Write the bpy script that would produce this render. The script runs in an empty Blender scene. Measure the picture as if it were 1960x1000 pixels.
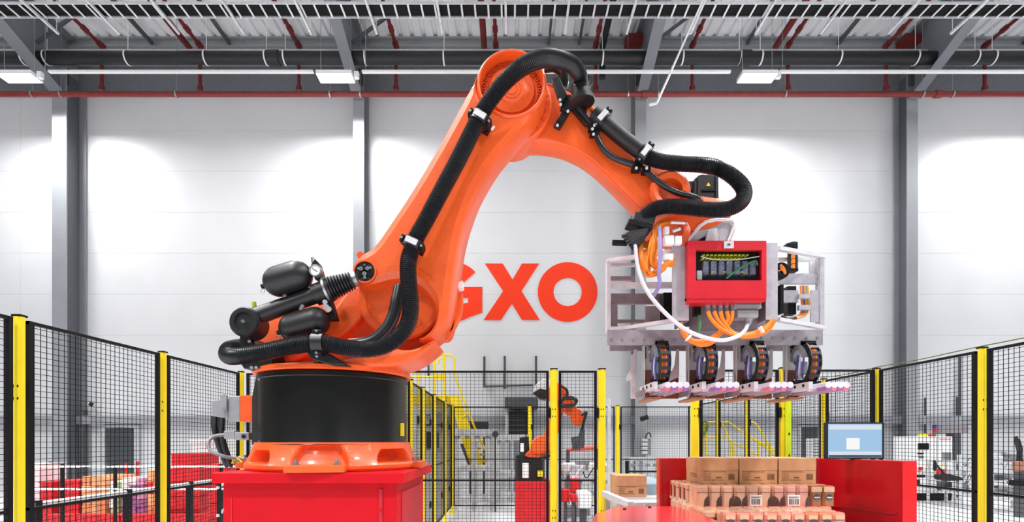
import bpy, bmesh, math, random
from mathutils import Vector, Matrix
random.seed(7)
PI = math.pi
SC = bpy.context.scene
COL = SC.collection
# ---------------------------------------------------------------- camera, world, lights
EYE = 1.5                      # eye height of the photographer
cam_d = bpy.data.cameras.new('camera'); cam = bpy.data.objects.new('camera', cam_d); COL.objects.link(cam)
cam.location = (0, 0, EYE); cam.rotation_euler = (PI/2, 0, 0)
cam_d.sensor_width = 36.0; cam_d.lens = 36.0*1000/1960; cam_d.shift_y = (843-500)/1960
cam_d.clip_start = 0.05; cam_d.clip_end = 200
SC.camera = cam
SC.view_settings.view_transform = 'Standard'; SC.view_settings.look = 'None'
SC.view_settings.exposure = -0.1; SC.view_settings.gamma = 1.0; SC.view_settings.use_curve_mapping = False
w = bpy.data.worlds.new('hall_daylight'); SC.world = w; w.use_nodes = True
w.node_tree.nodes['Background'].inputs[0].default_value = (0.93, 0.96, 1.0, 1)
w.node_tree.nodes['Background'].inputs[1].default_value = 0.22
def area(name, loc, sx, sy, watts, spread=PI, col=(1, 0.99, 0.98)):
    l = bpy.data.lights.new(name, 'AREA'); l.shape = 'RECTANGLE'; l.size = sx; l.size_y = sy
    l.energy = watts; l.spread = spread; l.color = col
    o = bpy.data.objects.new(name, l); COL.objects.link(o); o.location = loc
    return o
def deck_fill(x, y, UP):                       # added unseen light aimed upward to brighten the roof deck
    o = area('deck_fill_light', (x, y, LAMP_Z+0.14), 0.7, 0.3, UP); o.rotation_euler = (PI, 0, 0)
LAMP_Z = 11.2
LAMPS = [(-13.2, 14.0), (-4.72, 14.0), (6.57, 14.0)]          # the three in the frame
LAMPS.append((15.2, 14.0))
for x, y in LAMPS: area('wall_row_light', (x, y, LAMP_Z+0.062), 0.86, 0.30, 440)
for y, e, sp in ((9.0, 300, 1.7), (3.0, 600, 2.2), (-3.0, 650, 2.2), (-9.0, 600, 2.2)):
    for x in (-13.2, -4.7, 6.6, 15.2):
        area('hall_row_light', (x, y, LAMP_Z), 0.9, 0.55, e, sp)

# ---------------------------------------------------------------- materials
def lin(c):
    if isinstance(c, str):
        c = [int(c[i:i+2], 16)/255 for i in (0, 2, 4)]
    return tuple((v/12.92 if v <= 0.04045 else ((v+0.055)/1.055)**2.4) for v in c)
for x in (-13.2, -4.7, 6.6, 15.2): deck_fill(x, 9.0, 140)
MATS = {}
def mat(name, col, rough=0.5, metal=0.0, var=0.08, scale=14.0, bump=0.0, coat=0.0, emit=None, es=1.0, spec=0.5):
    if name in MATS: return MATS[name]
    m = bpy.data.materials.new(name); m.use_nodes = True
    nt = m.node_tree; b = nt.nodes['Principled BSDF']
    c = lin(col)
    tc = nt.nodes.new('ShaderNodeTexCoord'); nz = nt.nodes.new('ShaderNodeTexNoise')
    nz.inputs['Scale'].default_value = scale; nz.inputs['Detail'].default_value = 5
    nt.links.new(tc.outputs['Object'], nz.inputs['Vector'])
    rp = nt.nodes.new('ShaderNodeValToRGB')
    rp.color_ramp.elements[0].position = 0.3; rp.color_ramp.elements[1].position = 0.72
    rp.color_ramp.elements[0].color = tuple(max(0, v*(1-var)) for v in c)+(1,)
    rp.color_ramp.elements[1].color = tuple(min(1, v*(1+var)) for v in c)+(1,)
    nt.links.new(nz.outputs['Fac'], rp.inputs['Fac']); nt.links.new(rp.outputs['Color'], b.inputs['Base Color'])
    b.inputs['Roughness'].default_value = rough; b.inputs['Metallic'].default_value = metal
    b.inputs['Specular IOR Level'].default_value = spec
    if coat: b.inputs['Coat Weight'].default_value = coat; b.inputs['Coat Roughness'].default_value = 0.12
    if bump:
        bp = nt.nodes.new('ShaderNodeBump'); bp.inputs['Strength'].default_value = bump; bp.inputs['Distance'].default_value = 0.01
        n2 = nt.nodes.new('ShaderNodeTexNoise'); n2.inputs['Scale'].default_value = scale*6; n2.inputs['Detail'].default_value = 3
        nt.links.new(tc.outputs['Object'], n2.inputs['Vector'])
        nt.links.new(n2.outputs['Fac'], bp.inputs['Height']); nt.links.new(bp.outputs['Normal'], b.inputs['Normal'])
    if emit:
        b.inputs['Emission Color'].default_value = lin(emit)+(1,); b.inputs['Emission Strength'].default_value = es
    MATS[name] = m
    return m
ORANGE = mat('orange_robot_paint', 'ee5d1e', 0.4, 0, 0.07, 9, 0.12, 0.25)
ORANGE_D = mat('orange_bolt_paint', 'd9501c', 0.5, 0, 0.1, 30)
BLACK = mat('satin_black_paint', '17181b', 0.42, 0, 0.2, 14)
DRUM = mat('drum_black_paint', '08090a', 0.3, 0, 0.15, 10, 0.04, spec=0.5)
RUBBER = mat('black_rubber_hose', '202226', 0.28, 0, 0.15, 20)
BLKSTEEL = mat('black_powder_coat', '0b0b0e', 0.5, 0, 0.15, 20, spec=0.25)
RED = mat('red_painted_steel', 'c6071a', 0.5, 0, 0.06, 6, 0.08, 0.0, spec=0.2)
RED_B = mat('red_bright_panel', 'c80a1c', 0.3, 0, 0.05, 5, 0.02, 0.25)
REDBIN = mat('red_plastic', 'cf1a24', 0.5, 0, 0.12, 12)
YELLOW = mat('yellow_post_paint', 'f6dc12', 0.45, 0, 0.05, 9)
YELLOW2 = mat('yellow_stair_paint', 'e8cc14', 0.5, 0, 0.08, 7)
ALU = mat('brushed_aluminium', 'c4c3c8', 0.38, 0.75, 0.08, 24, 0.05)
ALU_L = mat('pale_aluminium', 'dadade', 0.42, 0.35, 0.05, 24)
STEEL = mat('zinc_steel', 'a9acb0', 0.35, 0.8, 0.12, 40)
GALV = mat('galvanised_steel', 'cdd0d3', 0.45, 0.25, 0.15, 16)
GREY = mat('grey_painted_steel', '85888d', 0.45, 0, 0.06, 5)
GREY_D = mat('dark_grey_steel', '4b4e53', 0.5, 0, 0.08, 5)
GREYBOX = mat('grey_cast_connector', 'a4a7ac', 0.4, 0.3, 0.08, 20)
WHITE = mat('white_enamel', 'eceded', 0.4, 0, 0.03, 6)
WHITE_P = mat('white_plastic', 'f2f2f2', 0.35, 0, 0.02, 6)
CARD = mat('brown_cardboard', 'c69368', 0.8, 0, 0.08, 18, 0.1)
CARD_D = mat('cardboard_print', '6b4a30', 0.85, 0, 0.1, 40)
PACK = mat('peach_carton_film', 'dfae8c', 0.3, 0, 0.12, 10, 0.1, 0.6)
PACK_R = mat('salmon_carton_film', 'e88f78', 0.3, 0, 0.12, 10, 0.1, 0.6)
PACK_DK = mat('brown_print', '4a3430', 0.35, 0, 0.2, 30, 0, 0.4)
BROWN = mat('rust_brown_plate', '7c3a22', 0.5, 0.1, 0.3, 30, 0.1)
CABLE_O = mat('orange_cable', 'f08418', 0.45, 0, 0.1, 30)
CABLE_W = mat('white_cable', 'd9d8e4', 0.45, 0, 0.06, 30)
CABLE_G = mat('grey_cable', '7f8288', 0.5, 0, 0.06, 30)
CABLE_B = mat('blue_cable', '4a4fa4', 0.5, 0, 0.1, 30)
CABLE_GN = mat('green_cable', '3f9a5c', 0.5, 0, 0.1, 30)
REDPIPE = mat('red_sprinkler_paint', '7e2924', 0.45, 0, 0.12, 8)
REDPIPE_D = mat('dark_red_sprinkler_paint', '6e1c1c', 0.5, 0, 0.15, 8)
BLKPIPE = mat('black_pipe_lagging', '1b1c20', 0.5, 0, 0.2, 5)

# ---------------------------------------------------------------- points and meshes
def P(x, y, d): return Vector(((x-980)/1000*d, d, EYE+(843-y)/1000*d))   # a point measured in the photo, at depth d
def catmull(pts, n=8, closed=False):
    pts = [Vector(p) for p in pts]; out = []
    N = len(pts); segs = N if closed else N-1
    for i in range(segs):
        if closed: p0, p1, p2, p3 = pts[i-1], pts[i], pts[(i+1) % N], pts[(i+2) % N]
        else:
            p1, p2 = pts[i], pts[i+1]
            p0 = pts[i-1] if i else p1*2-p2
            p3 = pts[i+2] if i+2 < N else p2*2-p1
        for k in range(n):
            t = k/n
            out.append(0.5*((2*p1)+(p2-p0)*t+(2*p0-5*p1+4*p2-p3)*t*t+(3*p1-p0-3*p2+p3)*t**3))
    if not closed: out.append(pts[-1])
    return out
def resample(pts, step):
    out = [pts[0].copy()]; acc = 0.0
    for a, b in zip(pts, pts[1:]):
        L = (b-a).length; t = step-acc
        while t <= L:
            out.append(a.lerp(b, t/L)); t += step
        acc = (acc+L) % step
    return out
def chaikin(pts, it=2):
    for _ in range(it):
        n = len(pts); o = []
        for i in range(n):
            a, b = Vector(pts[i]), Vector(pts[(i+1) % n])
            o += [a.lerp(b, 0.25), a.lerp(b, 0.75)]
        pts = o
    return pts
def inset2(pts, c):
    """shrink an outline by c, less where it is narrow"""
    n = len(pts); A = sum(pts[i].x*pts[(i+1) % n].y-pts[(i+1) % n].x*pts[i].y for i in range(n))
    s = 1 if A > 0 else -1; dirs = []; lim = []
    for i in range(n):
        e1 = (pts[i]-pts[i-1]); e2 = (pts[(i+1) % n]-pts[i])
        e1 = e1.normalized() if e1.length > 1e-9 else Vector((1, 0)); e2 = e2.normalized() if e2.length > 1e-9 else e1
        n1 = Vector((-e1.y, e1.x))*s; n2 = Vector((-e2.y, e2.x))*s; m = n1+n2
        if m.length < 1e-4: m = n1.copy()
        m.normalize(); dirs.append(m); k = max(0.6, m.dot(n1)); best = 1e9; o = pts[i]+m*1e-5
        for j in range(n):
            a, b = pts[j], pts[(j+1) % n]; d = b-a; den = m.x*d.y-m.y*d.x
            if j == i or (j+1) % n == i or abs(den) < 1e-12: continue
            t = ((a.x-o.x)*d.y-(a.y-o.y)*d.x)/den; u = ((a.x-o.x)*m.y-(a.y-o.y)*m.x)/den
            if t > 1e-6 and -0.001 <= u <= 1.001: best = min(best, t)
        lim.append(min(c/k, best*0.36))
    for _ in range(2):
        lim = [min(lim[i], (lim[i-1]+2*lim[i]+lim[(i+1) % n])/4) for i in range(n)]
    return [pts[i]+dirs[i]*lim[i] for i in range(n)]
def basis(axis, up=None):
    z = Vector(axis).normalized()
    u = Vector(up) if up is not None else (Vector((0, 0, 1)) if abs(z.z) < 0.9 else Vector((0, 1, 0)))
    x = u.cross(z)
    if x.length < 1e-5: x = Vector((1, 0, 0)).cross(z)
    x.normalize(); y = z.cross(x)
    return x, y, z
class MB:
    def __init__(s): s.v = []; s.f = []
    def add(s, vs, fs):
        o = len(s.v); s.v += [Vector(v) for v in vs]; s.f += [tuple(i+o for i in f) for f in fs]; return s
    def box(s, lo, hi):
        x0, y0, z0 = lo; x1, y1, z1 = hi
        return s.add([(x0,y0,z0),(x1,y0,z0),(x1,y1,z0),(x0,y1,z0),(x0,y0,z1),(x1,y0,z1),(x1,y1,z1),(x0,y1,z1)],
                     [(0,3,2,1),(4,5,6,7),(0,1,5,4),(1,2,6,5),(2,3,7,6),(3,0,4,7)])
    def cbox(s, c, sz, M=None):
        c = Vector(c); h = [v/2 for v in sz]; vs = []
        for z in (-1, 1):
            for x, y in ((-1,-1),(1,-1),(1,1),(-1,1)):
                q = Vector((x*h[0], y*h[1], z*h[2]))
                vs.append(c+(M @ q if M else q))
        return s.add(vs, [(0,3,2,1),(4,5,6,7),(0,1,5,4),(1,2,6,5),(2,3,7,6),(3,0,4,7)])
    def beam(s, a, b, w, h, up=(0, 0, 1)):
        a, b = Vector(a), Vector(b); x, y, z = basis(b-a, up)
        vs = []
        for p in (a, b):
            for i, j in ((-1,-1),(1,-1),(1,1),(-1,1)): vs.append(p+x*(i*w/2)+y*(j*h/2))
        return s.add(vs, [(0,3,2,1),(4,5,6,7),(0,1,5,4),(1,2,6,5),(2,3,7,6),(3,0,4,7)])
    def tube(s, a, b, r, n=10, r2=None):
        a, b = Vector(a), Vector(b); x, y, z = basis(b-a); r2 = r if r2 is None else r2; vs = []
        for p, q in ((a, r), (b, r2)):
            vs += [p+(x*math.cos(2*PI*i/n)+y*math.sin(2*PI*i/n))*q for i in range(n)]
        return s.add(vs, [(i, (i+1) % n, n+(i+1) % n, n+i) for i in range(n)]+[tuple(range(n-1, -1, -1)), tuple(range(n, 2*n))])
    def path(s, pts, r, n=8, caps=True):
        pts = [Vector(p) for p in pts]; N = len(pts); vs = []; fs = []
        rr = r if callable(r) else (lambda i: r)
        t0 = (pts[1]-pts[0]).normalized(); x, y, _ = basis(t0)
        for i, p in enumerate(pts):
            t = (pts[min(i+1, N-1)]-pts[max(i-1, 0)])
            if t.length > 1e-9:
                t.normalize(); x = x-t*x.dot(t); x.normalize(); y = t.cross(x)
            q = rr(i)
            vs += [p+(x*math.cos(2*PI*k/n)+y*math.sin(2*PI*k/n))*q for k in range(n)]
        for i in range(N-1):
            fs += [(i*n+k, i*n+(k+1) % n, (i+1)*n+(k+1) % n, (i+1)*n+k) for k in range(n)]
        if caps: fs += [tuple(range(n-1, -1, -1)), tuple(range((N-1)*n, N*n))]
        return s.add(vs, fs)
    def lathe(s, c, axis, prof, n=32, arc=None, a0=0.0):
        c = Vector(c); x, y, z = basis(axis); vs = []; fs = []; m = len(prof)
        full = arc is None; k = n if full else n+1
        for i in range(k):
            a = a0+(2*PI if full else arc)*i/n
            for r, h in prof: vs.append(c+z*h+(x*math.cos(a)+y*math.sin(a))*max(r, 1e-5))
        for i in range(n):
            j = (i+1) % k
            for q in range(m-1): fs.append((i*m+q, j*m+q, j*m+q+1, i*m+q+1))
        return s.add(vs, fs)
    def poly_y(s, pts2, y0, y1, cf=0.0, df=0.0, cb=0.0, db=0.0, rings=3):
        """outline in x/z extruded from y0 (front) to y1 (back); cf, df: front chamfer width and depth, cb, db: back"""
        pts = [Vector((p[0], p[1])) for p in pts2]; n = len(pts); R = []
        if cf:
            for k in range(rings+1):
                a = PI/2*(1-k/rings); R.append((inset2(pts, cf*(1-math.cos(a))), y0-df*math.sin(a)))
        else: R.append((pts, y0))
        if cb:
            for k in range(rings+1):
                a = PI/2*k/rings; R.append((inset2(pts, cb*(1-math.cos(a))), y1-db+db*math.sin(a)))
        else: R.append((pts, y1))
        vs = []; fs = []
        for q, yy in R: vs += [(p.x, yy, p.y) for p in q]
        m = len(R)
        for i in range(m-1):
            fs += [(i*n+k, i*n+(k+1) % n, (i+1)*n+(k+1) % n, (i+1)*n+k) for k in range(n)]
        fs += [tuple(range(n-1, -1, -1)), tuple(range((m-1)*n, m*n))]
        return s.add(vs, fs)
    def prism(s, pts3, ext):
        pts = [Vector(p) for p in pts3]; n = len(pts); e = Vector(ext)
        return s.add(pts+[p+e for p in pts], [tuple(range(n)), tuple(range(2*n-1, n-1, -1))]+[(i, n+i, n+(i+1) % n, (i+1) % n) for i in range(n)])
    def capsule(s, c, axis, half, r, n=24):
        a = half-r; pr = []
        for k in range(9): t = PI/2*k/8; pr.append((r*math.sin(t), -a-r*math.cos(t)))
        for k in range(9): t = PI/2*k/8; pr.append((r*math.cos(t), a+r*math.sin(t)))
        return s.lathe(c, axis, pr, n)
    def build(s, name, m, parent=None, smooth=None, bevel=0.0, origin=None, kind=None):
        o0 = Vector(origin) if origin is not None else (root_loc(parent) if parent else Vector((0, 0, 0)))
        me = bpy.data.meshes.new(name); me.from_pydata([v-o0 for v in s.v], [], s.f)
        bm = bmesh.new(); bm.from_mesh(me); bmesh.ops.recalc_face_normals(bm, faces=bm.faces[:]); bm.to_mesh(me); bm.free()
        me.materials.append(m)
        if smooth:
            me.polygons.foreach_set('use_smooth', [True]*len(me.polygons)); me.set_sharp_from_angle(angle=math.radians(smooth))
        ob = bpy.data.objects.new(name, me); COL.objects.link(ob)
        if parent: ob.parent = parent
        else: ob.location = o0
        if bevel:
            b = ob.modifiers.new('edge', 'BEVEL'); b.width = bevel; b.segments = 2; b.limit_method = 'ANGLE'; b.angle_limit = 0.7
        if kind: ob['kind'] = kind
        return ob
def root_loc(o):
    while o.parent: o = o.parent
    return Vector(o.location)
def tag(o, label, cat, group=None, kind=None):
    o['label'] = label; o['category'] = cat
    if group: o['group'] = group
    if kind: o['kind'] = kind
    return o
def thing(name, label, cat, loc, group=None, kind=None):
    o = bpy.data.objects.new(name, None); COL.objects.link(o); o.location = loc; o.empty_display_size = 0.1
    return tag(o, label, cat, group, kind)
def copy_tree(o, loc, label, rotz=0.0, scale=None):
    r = o.copy(); COL.objects.link(r); r.location = loc; r.rotation_euler = (0, 0, rotz); r['label'] = label
    def rec(src, dst):
        for ch in list(src.children):
            c = ch.copy(); COL.objects.link(c); c.parent = dst; rec(ch, c)
    rec(o, r)
    return r
def struct(o): o['kind'] = 'structure'; return o
def px2(pts, d): return [((x-980)/1000*d, EYE+(843-y)/1000*d) for x, y in pts]
def B(): return MB()
# ---------------------------------------------------------------- the hall
WALL_Y = 16.0
WALLM = mat('white_sandwich_panel', 'dfe1e4', 0.24, 0, 0.02, 1.2, 0.0)
JOINT = mat('panel_joint_grey', 'a9acb0', 0.6)
FLOORM = mat('polished_concrete', 'd0d0d2', 0.22, 0, 0.06, 1.5, 0.03)
DECK = mat('pale_roof_deck', 'f2f3f6', 0.55, 0, 0.05, 2)
struct(B().box((-26, -12, -0.15), (26, 16.6, 0)).build('floor', FLOORM))
wall = struct(B().box((-26, WALL_Y+0.06, 0), (26, WALL_Y+0.25, 13.6)).build('wall_back', JOINT))
COLX = [-21.9, -13.2, -4.52, 3.79, 11.8, 20.4]
rows = [2.2+1.257*i for i in range(10)]
xs = [-26]+COLX+[26]
xs.insert(2, -15.05)
xs = sorted(xs)
for a, b in zip(xs, xs[1:]):
    for k, z in enumerate(rows):
        z1 = min(z+1.257, 13.6)
        if z1-z < 0.1: continue
        B().box((a+0.0025, WALL_Y, z+0.0025), (b-0.0025, WALL_Y+0.08, z1-0.0025)).build('panel', WALLM, wall)
    B().box((a+0.004, WALL_Y+0.01, 0), (b-0.004, WALL_Y+0.08, 2.19)).build('panel', WALLM, wall)
# dado rail along the wall
t1 = struct(B().box((-26, WALL_Y-0.22, 1.98), (26, WALL_Y-0.002, 2.24)).build('trim_1', mat('dado_grey', '9b9da3', 0.5), None, None, 0.01))
# eaves beam and the parapet flashing near the roof
eb = B().box((-26, 15.6, 13.22), (26, 15.66, 13.46)).box((-26, 15.5, 13.2), (26, 15.8, 13.23)).box((-26, 15.5, 13.45), (26, 15.8, 13.49))
struct(eb.build('trim_2', mat('purlin_grey', '9ea2a6', 0.4, 0.3), None))
struct(B().box((-26, 15.7, 12.87), (26, 15.98, 13.04)).build('trim_3', mat('purlin_grey', '9ea2a6', 0.4, 0.3), None))
struct(B().box((-26, 15.9, 12.08), (26, 15.99, 12.85)).build('trim_4', mat('upper_wall_grey', '6f7278', 0.5), None))  # dark grey strip across the top of the wall
# corrugated roof deck, ribs run towards the camera
m = MB(); zt = 13.5; x = -26.0; prof = []
while x < 26:
    prof += [(x, zt), (x+0.20, zt), (x+0.235, zt+0.09), (x+0.31, zt+0.09), (x+0.345, zt)]; x += 0.345
vs = []; n = len(prof)
for yy in (-12, 16.5): vs += [(p[0], yy, p[1]) for p in prof]
for p in prof[::n-1]: pass
m.add(vs, [(i, i+1, n+i+1, n+i) for i in range(n-1)])
m.box((-26, -12, zt+0.12), (26, 16.5, zt+0.3))
struct(m.build('ceiling', DECK))

# ---------------------------------------------------------------- steel frame: columns and rafters
COLM = mat('column_grey', '9b9fa4', 0.42, 0.15, 0.05, 2)
RAFM = mat('rafter_grey', '7c8086', 0.5, 0.1, 0.05, 2)
names = ['far left', 'left', 'second', 'third', 'right', 'far right']
lab = ['grey steel column beyond the left edge of the fence', 'broad grey steel column behind the left mesh fence',
       'grey steel column behind the orange arm and springs', 'grey steel column behind the gripper with junction box on it',
       'grey steel column behind the monitor on the red panel', 'grey steel column past the white control cabinet']
for i, X in enumerate(COLX[1:5], 1):
    wd = 0.42 if i == 1 else 0.32
    dp = 0.72 if i == 1 else 0.56
    y0, y1 = 15.95-dp, 15.95
    c = thing('steel_column', lab[i], 'column', (X, (y0+y1)/2, 0), kind='structure')
    B().box((X-wd/2, y0, 0), (X+wd/2, y0+0.03, 12.4)).build('flange', COLM, c)
    B().box((X-wd/2, y1-0.03, 0), (X+wd/2, y1, 12.4)).build('flange', COLM, c)
    B().box((X-0.012, y0+0.03, 0), (X+0.012, y1-0.03, 12.4)).build('web', mat('column_web_shade', '5d6066', 0.5), c)  # web colour darkened to carry the shade inside the column
    B().box((X-wd/2-0.05, y0-0.05, 0), (X+wd/2+0.05, y1, 0.03)).build('base_plate', COLM, c)
    B().tube((X+wd/2+0.06, y1-0.1, 0), (X+wd/2+0.06, y1-0.1, 2.4), 0.05).build('down_pipe', GREY_D, c)
    r = thing('roof_rafter', 'tapered grey roof rafter above the ' + names[i] + ' steel column', 'rafter', (X, 15, 12.4), kind='structure')
    za = lambda yy: 13.38
    web = [(X-0.01, 15.9, 11.55), (X-0.01, 15.35, 11.55), (X-0.01, 12.6, 12.55), (X-0.01, -10, 12.75), (X-0.01, -10, 13.4), (X-0.01, 15.9, 13.4)]
    B().prism(web, (0.02, 0, 0)).build('web', RAFM, r)
    fl = MB()
    for a, b in (((X, 15.35, 11.55), (X, 12.6, 12.55)), ((X, 12.6, 12.55), (X, -10, 12.75))): fl.beam(a, b, wd*0.95, 0.03)
    fl.build('bottom_flange', RAFM, r)
    B().beam((X, 15.9, 13.42), (X, -10, 13.42), wd*0.95, 0.03).build('top_flange', RAFM, r)
    B().box((X-0.5, 15.0, 12.98), (X-0.02, 15.4, 13.2)).build('cleat', REDPIPE_D, r)
    B().box((X-wd/2, 15.3, 11.9), (X+wd/2, 15.34, 12.4)).build('end_plate', GREY_D, r)
    B().beam((X+1.3, 14.4, 13.35), (X+0.1, 14.4, 12.45), 0.07, 0.07, (0, 1, 0)).build('fly_brace', GREY_D, r)
# purlin stays between the rafters: thin grey angles under the deck
for k, X in enumerate((-8.4, -6.4, 1.1, 2.0, 7.0, 9.7, -10.7, 15.2)):
    o = B().beam((X, 15.55, 13.3), (X, 9.0, 13.38), 0.06, 0.12).build('purlin_stay', GREY_D)
    tag(o, ['grey purlin stay under the deck, %s counted from the left' % q for q in ('third', 'fourth', 'fifth', 'sixth', 'seventh', 'eighth', 'second', 'ninth')][k], 'purlin stay', 'purlin stays under the roof deck', 'structure')

# ---------------------------------------------------------------- lamps
LAMPM = mat('lit_led_panel', 'ffffff', 0.5, 0, 0, 5, 0, 0, 'ffffff', 30.0)
lt = None
for i, (x, y) in enumerate(LAMPS):
    lb = ['lit rectangular ceiling lamp at the far left over the fence', 'lit rectangular ceiling lamp left of the robot elbow', 'lit rectangular ceiling lamp above the black arm hose loop', 'lit rectangular ceiling lamp beyond the right column'][i]
    t = thing('ceiling_lamp', lb, 'lamp', (x, y, LAMP_Z), 'rectangular ceiling lamps')
    hs = B().box((x-0.47, y-0.19, LAMP_Z+0.085), (x+0.47, y+0.19, LAMP_Z+0.10))
    for q in ((x-0.47, y-0.19, x+0.47, y-0.178), (x-0.47, y+0.178, x+0.47, y+0.19), (x-0.47, y-0.178, x-0.458, y+0.178), (x+0.458, y-0.178, x+0.47, y+0.178)): hs.box((q[0], q[1], LAMP_Z), (q[2], q[3], LAMP_Z+0.085))
    hs.build('housing', WHITE, t)
    B().box((x-0.45, y-0.172, LAMP_Z+0.066), (x+0.45, y+0.172, LAMP_Z+0.08)).build('diffuser', LAMPM, t)
    for dx in (-0.4, 0.4): B().tube((x+dx, y, LAMP_Z+0.1), (x+dx, y, 13.49), 0.008, 6).build('hanging_wire', STEEL, t)
    B().box((x+0.5, y-0.05, LAMP_Z+0.0), (x+0.62, y+0.05, LAMP_Z+0.16)).build('junction_box', WHITE, t)

# ---------------------------------------------------------------- pipes and trays under the roof (all run along the wall)
def zat(y_px, d): return EYE+(843-y_px)/1000*d
# black lagged pipe
bp_d = 14.6; bz = zat(111, bp_d); br = 0.165
t = thing('lagged_pipe', 'thick black lagged pipe running along under the roof', 'pipe', (0, bp_d, bz))
B().tube((-20, bp_d, bz), (20, bp_d, bz), br, 20).build('pipe', BLKPIPE, t, 40)
for xp in (47, 90, 245, 395, 510, 546, 700, 850, 1153, 1305, 1415, 1455, 1605, 1752, 1866, 1899):
    X = (xp-980)/1000*bp_d
    m = MB(); m.lathe((X, bp_d, bz), (1, 0, 0), [(br+0.012, -0.02), (br+0.022, -0.02), (br+0.022, 0.02), (br+0.012, 0.02)], 20)
    m.tube((X, bp_d, bz+br), (X, bp_d, 13.49), 0.009, 6)
    m.build('hanger_strap', WHITE, t)
for xp in (525, 1425): B().lathe(((xp-980)/1000*bp_d, bp_d, bz), (1, 0, 0), [(br, -0.16), (br+0.03, -0.15), (br+0.03, 0.15), (br, 0.16)], 20).build('coupling', BLKPIPE, t)
# white conduit
d = 14.1; z = zat(137.5, d)
t = thing('white_conduit', 'thin white conduit running level between the ceiling lamps', 'conduit', (0, d, z))
for a, b in ((-12.5, -5.35), (-4.05, 5.9), (7.2, 20)): B().beam((a, d, z), (b, d, z), 0.09, 0.06).build('duct', WHITE, t, None, 0.01)
for X in (-12.6, -3.95, 7.3): B().tube((X, d, z), (X, d, 13.49), 0.008, 6).build('drop_rod', STEEL, t)
# pale ledge rail just above the black pipe
o = B().box((-20, 14.81, zat(98.5, 14.85)-0.03), (20, 14.89, zat(98.5, 14.85)+0.04)).build('tie_rail', GALV)
tag(o, 'long pale steel tie rail just above the black lagged pipe', 'rail')
# red sprinkler main
d = 14.8; z = zat(180.5, d); r = 0.075
main = thing('sprinkler_main', 'long red sprinkler main across the wall top', 'pipe', (0, d, z))
B().tube((-20, d, z), (20, d, z), r, 16).build('pipe', REDPIPE, main, 40)
for xp in (62, 117, 338, 632, 690, 1202, 1260, 1503, 1766, 1823):
    X = (xp-980)/1000*d
    B().lathe((X, d, z), (1, 0, 0), [(r+0.006, -0.02), (r+0.016, -0.02), (r+0.016, 0.02), (r+0.006, 0.02)], 14).tube((X, d, z+r), (X, d, 13.49), 0.008, 6).build('pear_hanger', STEEL, main)
for xp in (1234, 1795): B().lathe(((xp-980)/1000*d, d, z), (1, 0, 0), [(r, -0.1), (r+0.025, -0.09), (r+0.025, 0.09), (r, 0.1)], 14).build('coupling', REDPIPE, main)
# red sprinkler branches: a pipe under the deck towards the wall, then a riser down behind the main
brs = [(195, 'first'), (383, 'second'), (572, 'third'), (758, 'fourth'), (949, 'fifth'), (1140, 'sixth'), (1325, 'seventh'), (1508, 'eighth'), (1696, 'ninth'), (1885, 'tenth')]
for xp, q in brs:
    d2 = 15.0; X = (xp-980)/1000*d2; zt2 = zat(93, d2)
    t = thing('sprinkler_branch', '%s dark red sprinkler branch pipe from the left under the deck' % q, 'pipe', (X, d2, zt2), 'red sprinkler branches')
    B().tube((X, d2, zt2+0.08), (X, 9.2, zt2+0.12), 0.05, 10).build('branch_pipe', REDPIPE_D, t, 40)
    B().tube((X, d2, zt2+0.16), (X, d2, zat(172, d2)), 0.05, 10).build('riser', REDPIPE_D, t, 40)
    m = B().lathe((X, d2, zt2+0.08), (0, 1, 0), [(0, -0.12), (0.085, -0.12), (0.085, 0.05), (0, 0.05)], 12)
    m.lathe((X, d2-0.6, zt2+0.09), (0, 1, 0), [(0, -0.08), (0.075, -0.08), (0.075, 0.08), (0, 0.08)], 12)
    m.lathe((X, d2, zat(170, d2)), (0, 0, 1), [(0, -0.06), (0.08, -0.06), (0.08, 0.06), (0, 0.06)], 12).build('fitting', REDPIPE_D, t, 40)
for xp, mt, lb in ((363, REDPIPE_D, 'thick dark red feed pipe beside the second sprinkler branch'), (927, REDPIPE_D, 'dark red feed pipe just left of the fifth sprinkler branch'), (1483, REDPIPE_D, 'dark red feed pipe beside the eighth sprinkler branch'), (1153, BLKPIPE, 'black drop pipe with silver clips beside the sixth sprinkler branch')):
    X = (xp-980)/1000*15.1
    t = thing('feed_pipe', lb, 'pipe', (X, 15.0, 12.9))
    B().tube((X, 15.1, zat(92, 15.1)), (X, 9.5, zat(92, 15.1)+0.1), 0.085, 12).build('pipe', mt, t, 40)
    B().tube((X, 12.2, zat(92, 15.1)+0.04), (X, 12.3, zat(92, 15.1)+0.04), 0.1, 12).build('clip', STEEL, t)
    if mt is BLKPIPE: B().tube((X, 15.1, zat(92, 15.1)+0.08), (X, 15.1, zat(150, 15.1)), 0.085, 12).build('drop_leg', mt, t, 40)
# cross braces between roof and main, dark
for k, (xa, ya, xb, yb) in enumerate(((730, 122, 745, 170), (748, 122, 746, 170), (1885, 122, 1850, 168), (1843, 120, 1843, 168))):
    o = B().beam(P(xa, ya, 15.95), P(xb, yb, 15.95), 0.1, 0.08, (0, 1, 0)).build('brace', GREY_D)
    tag(o, ['slanting dark roof brace left of the robot elbow', 'upright dark roof brace left of the robot elbow', 'slanting dark roof brace at the upper right', 'upright dark roof brace at the upper right'][k], 'brace')

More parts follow.
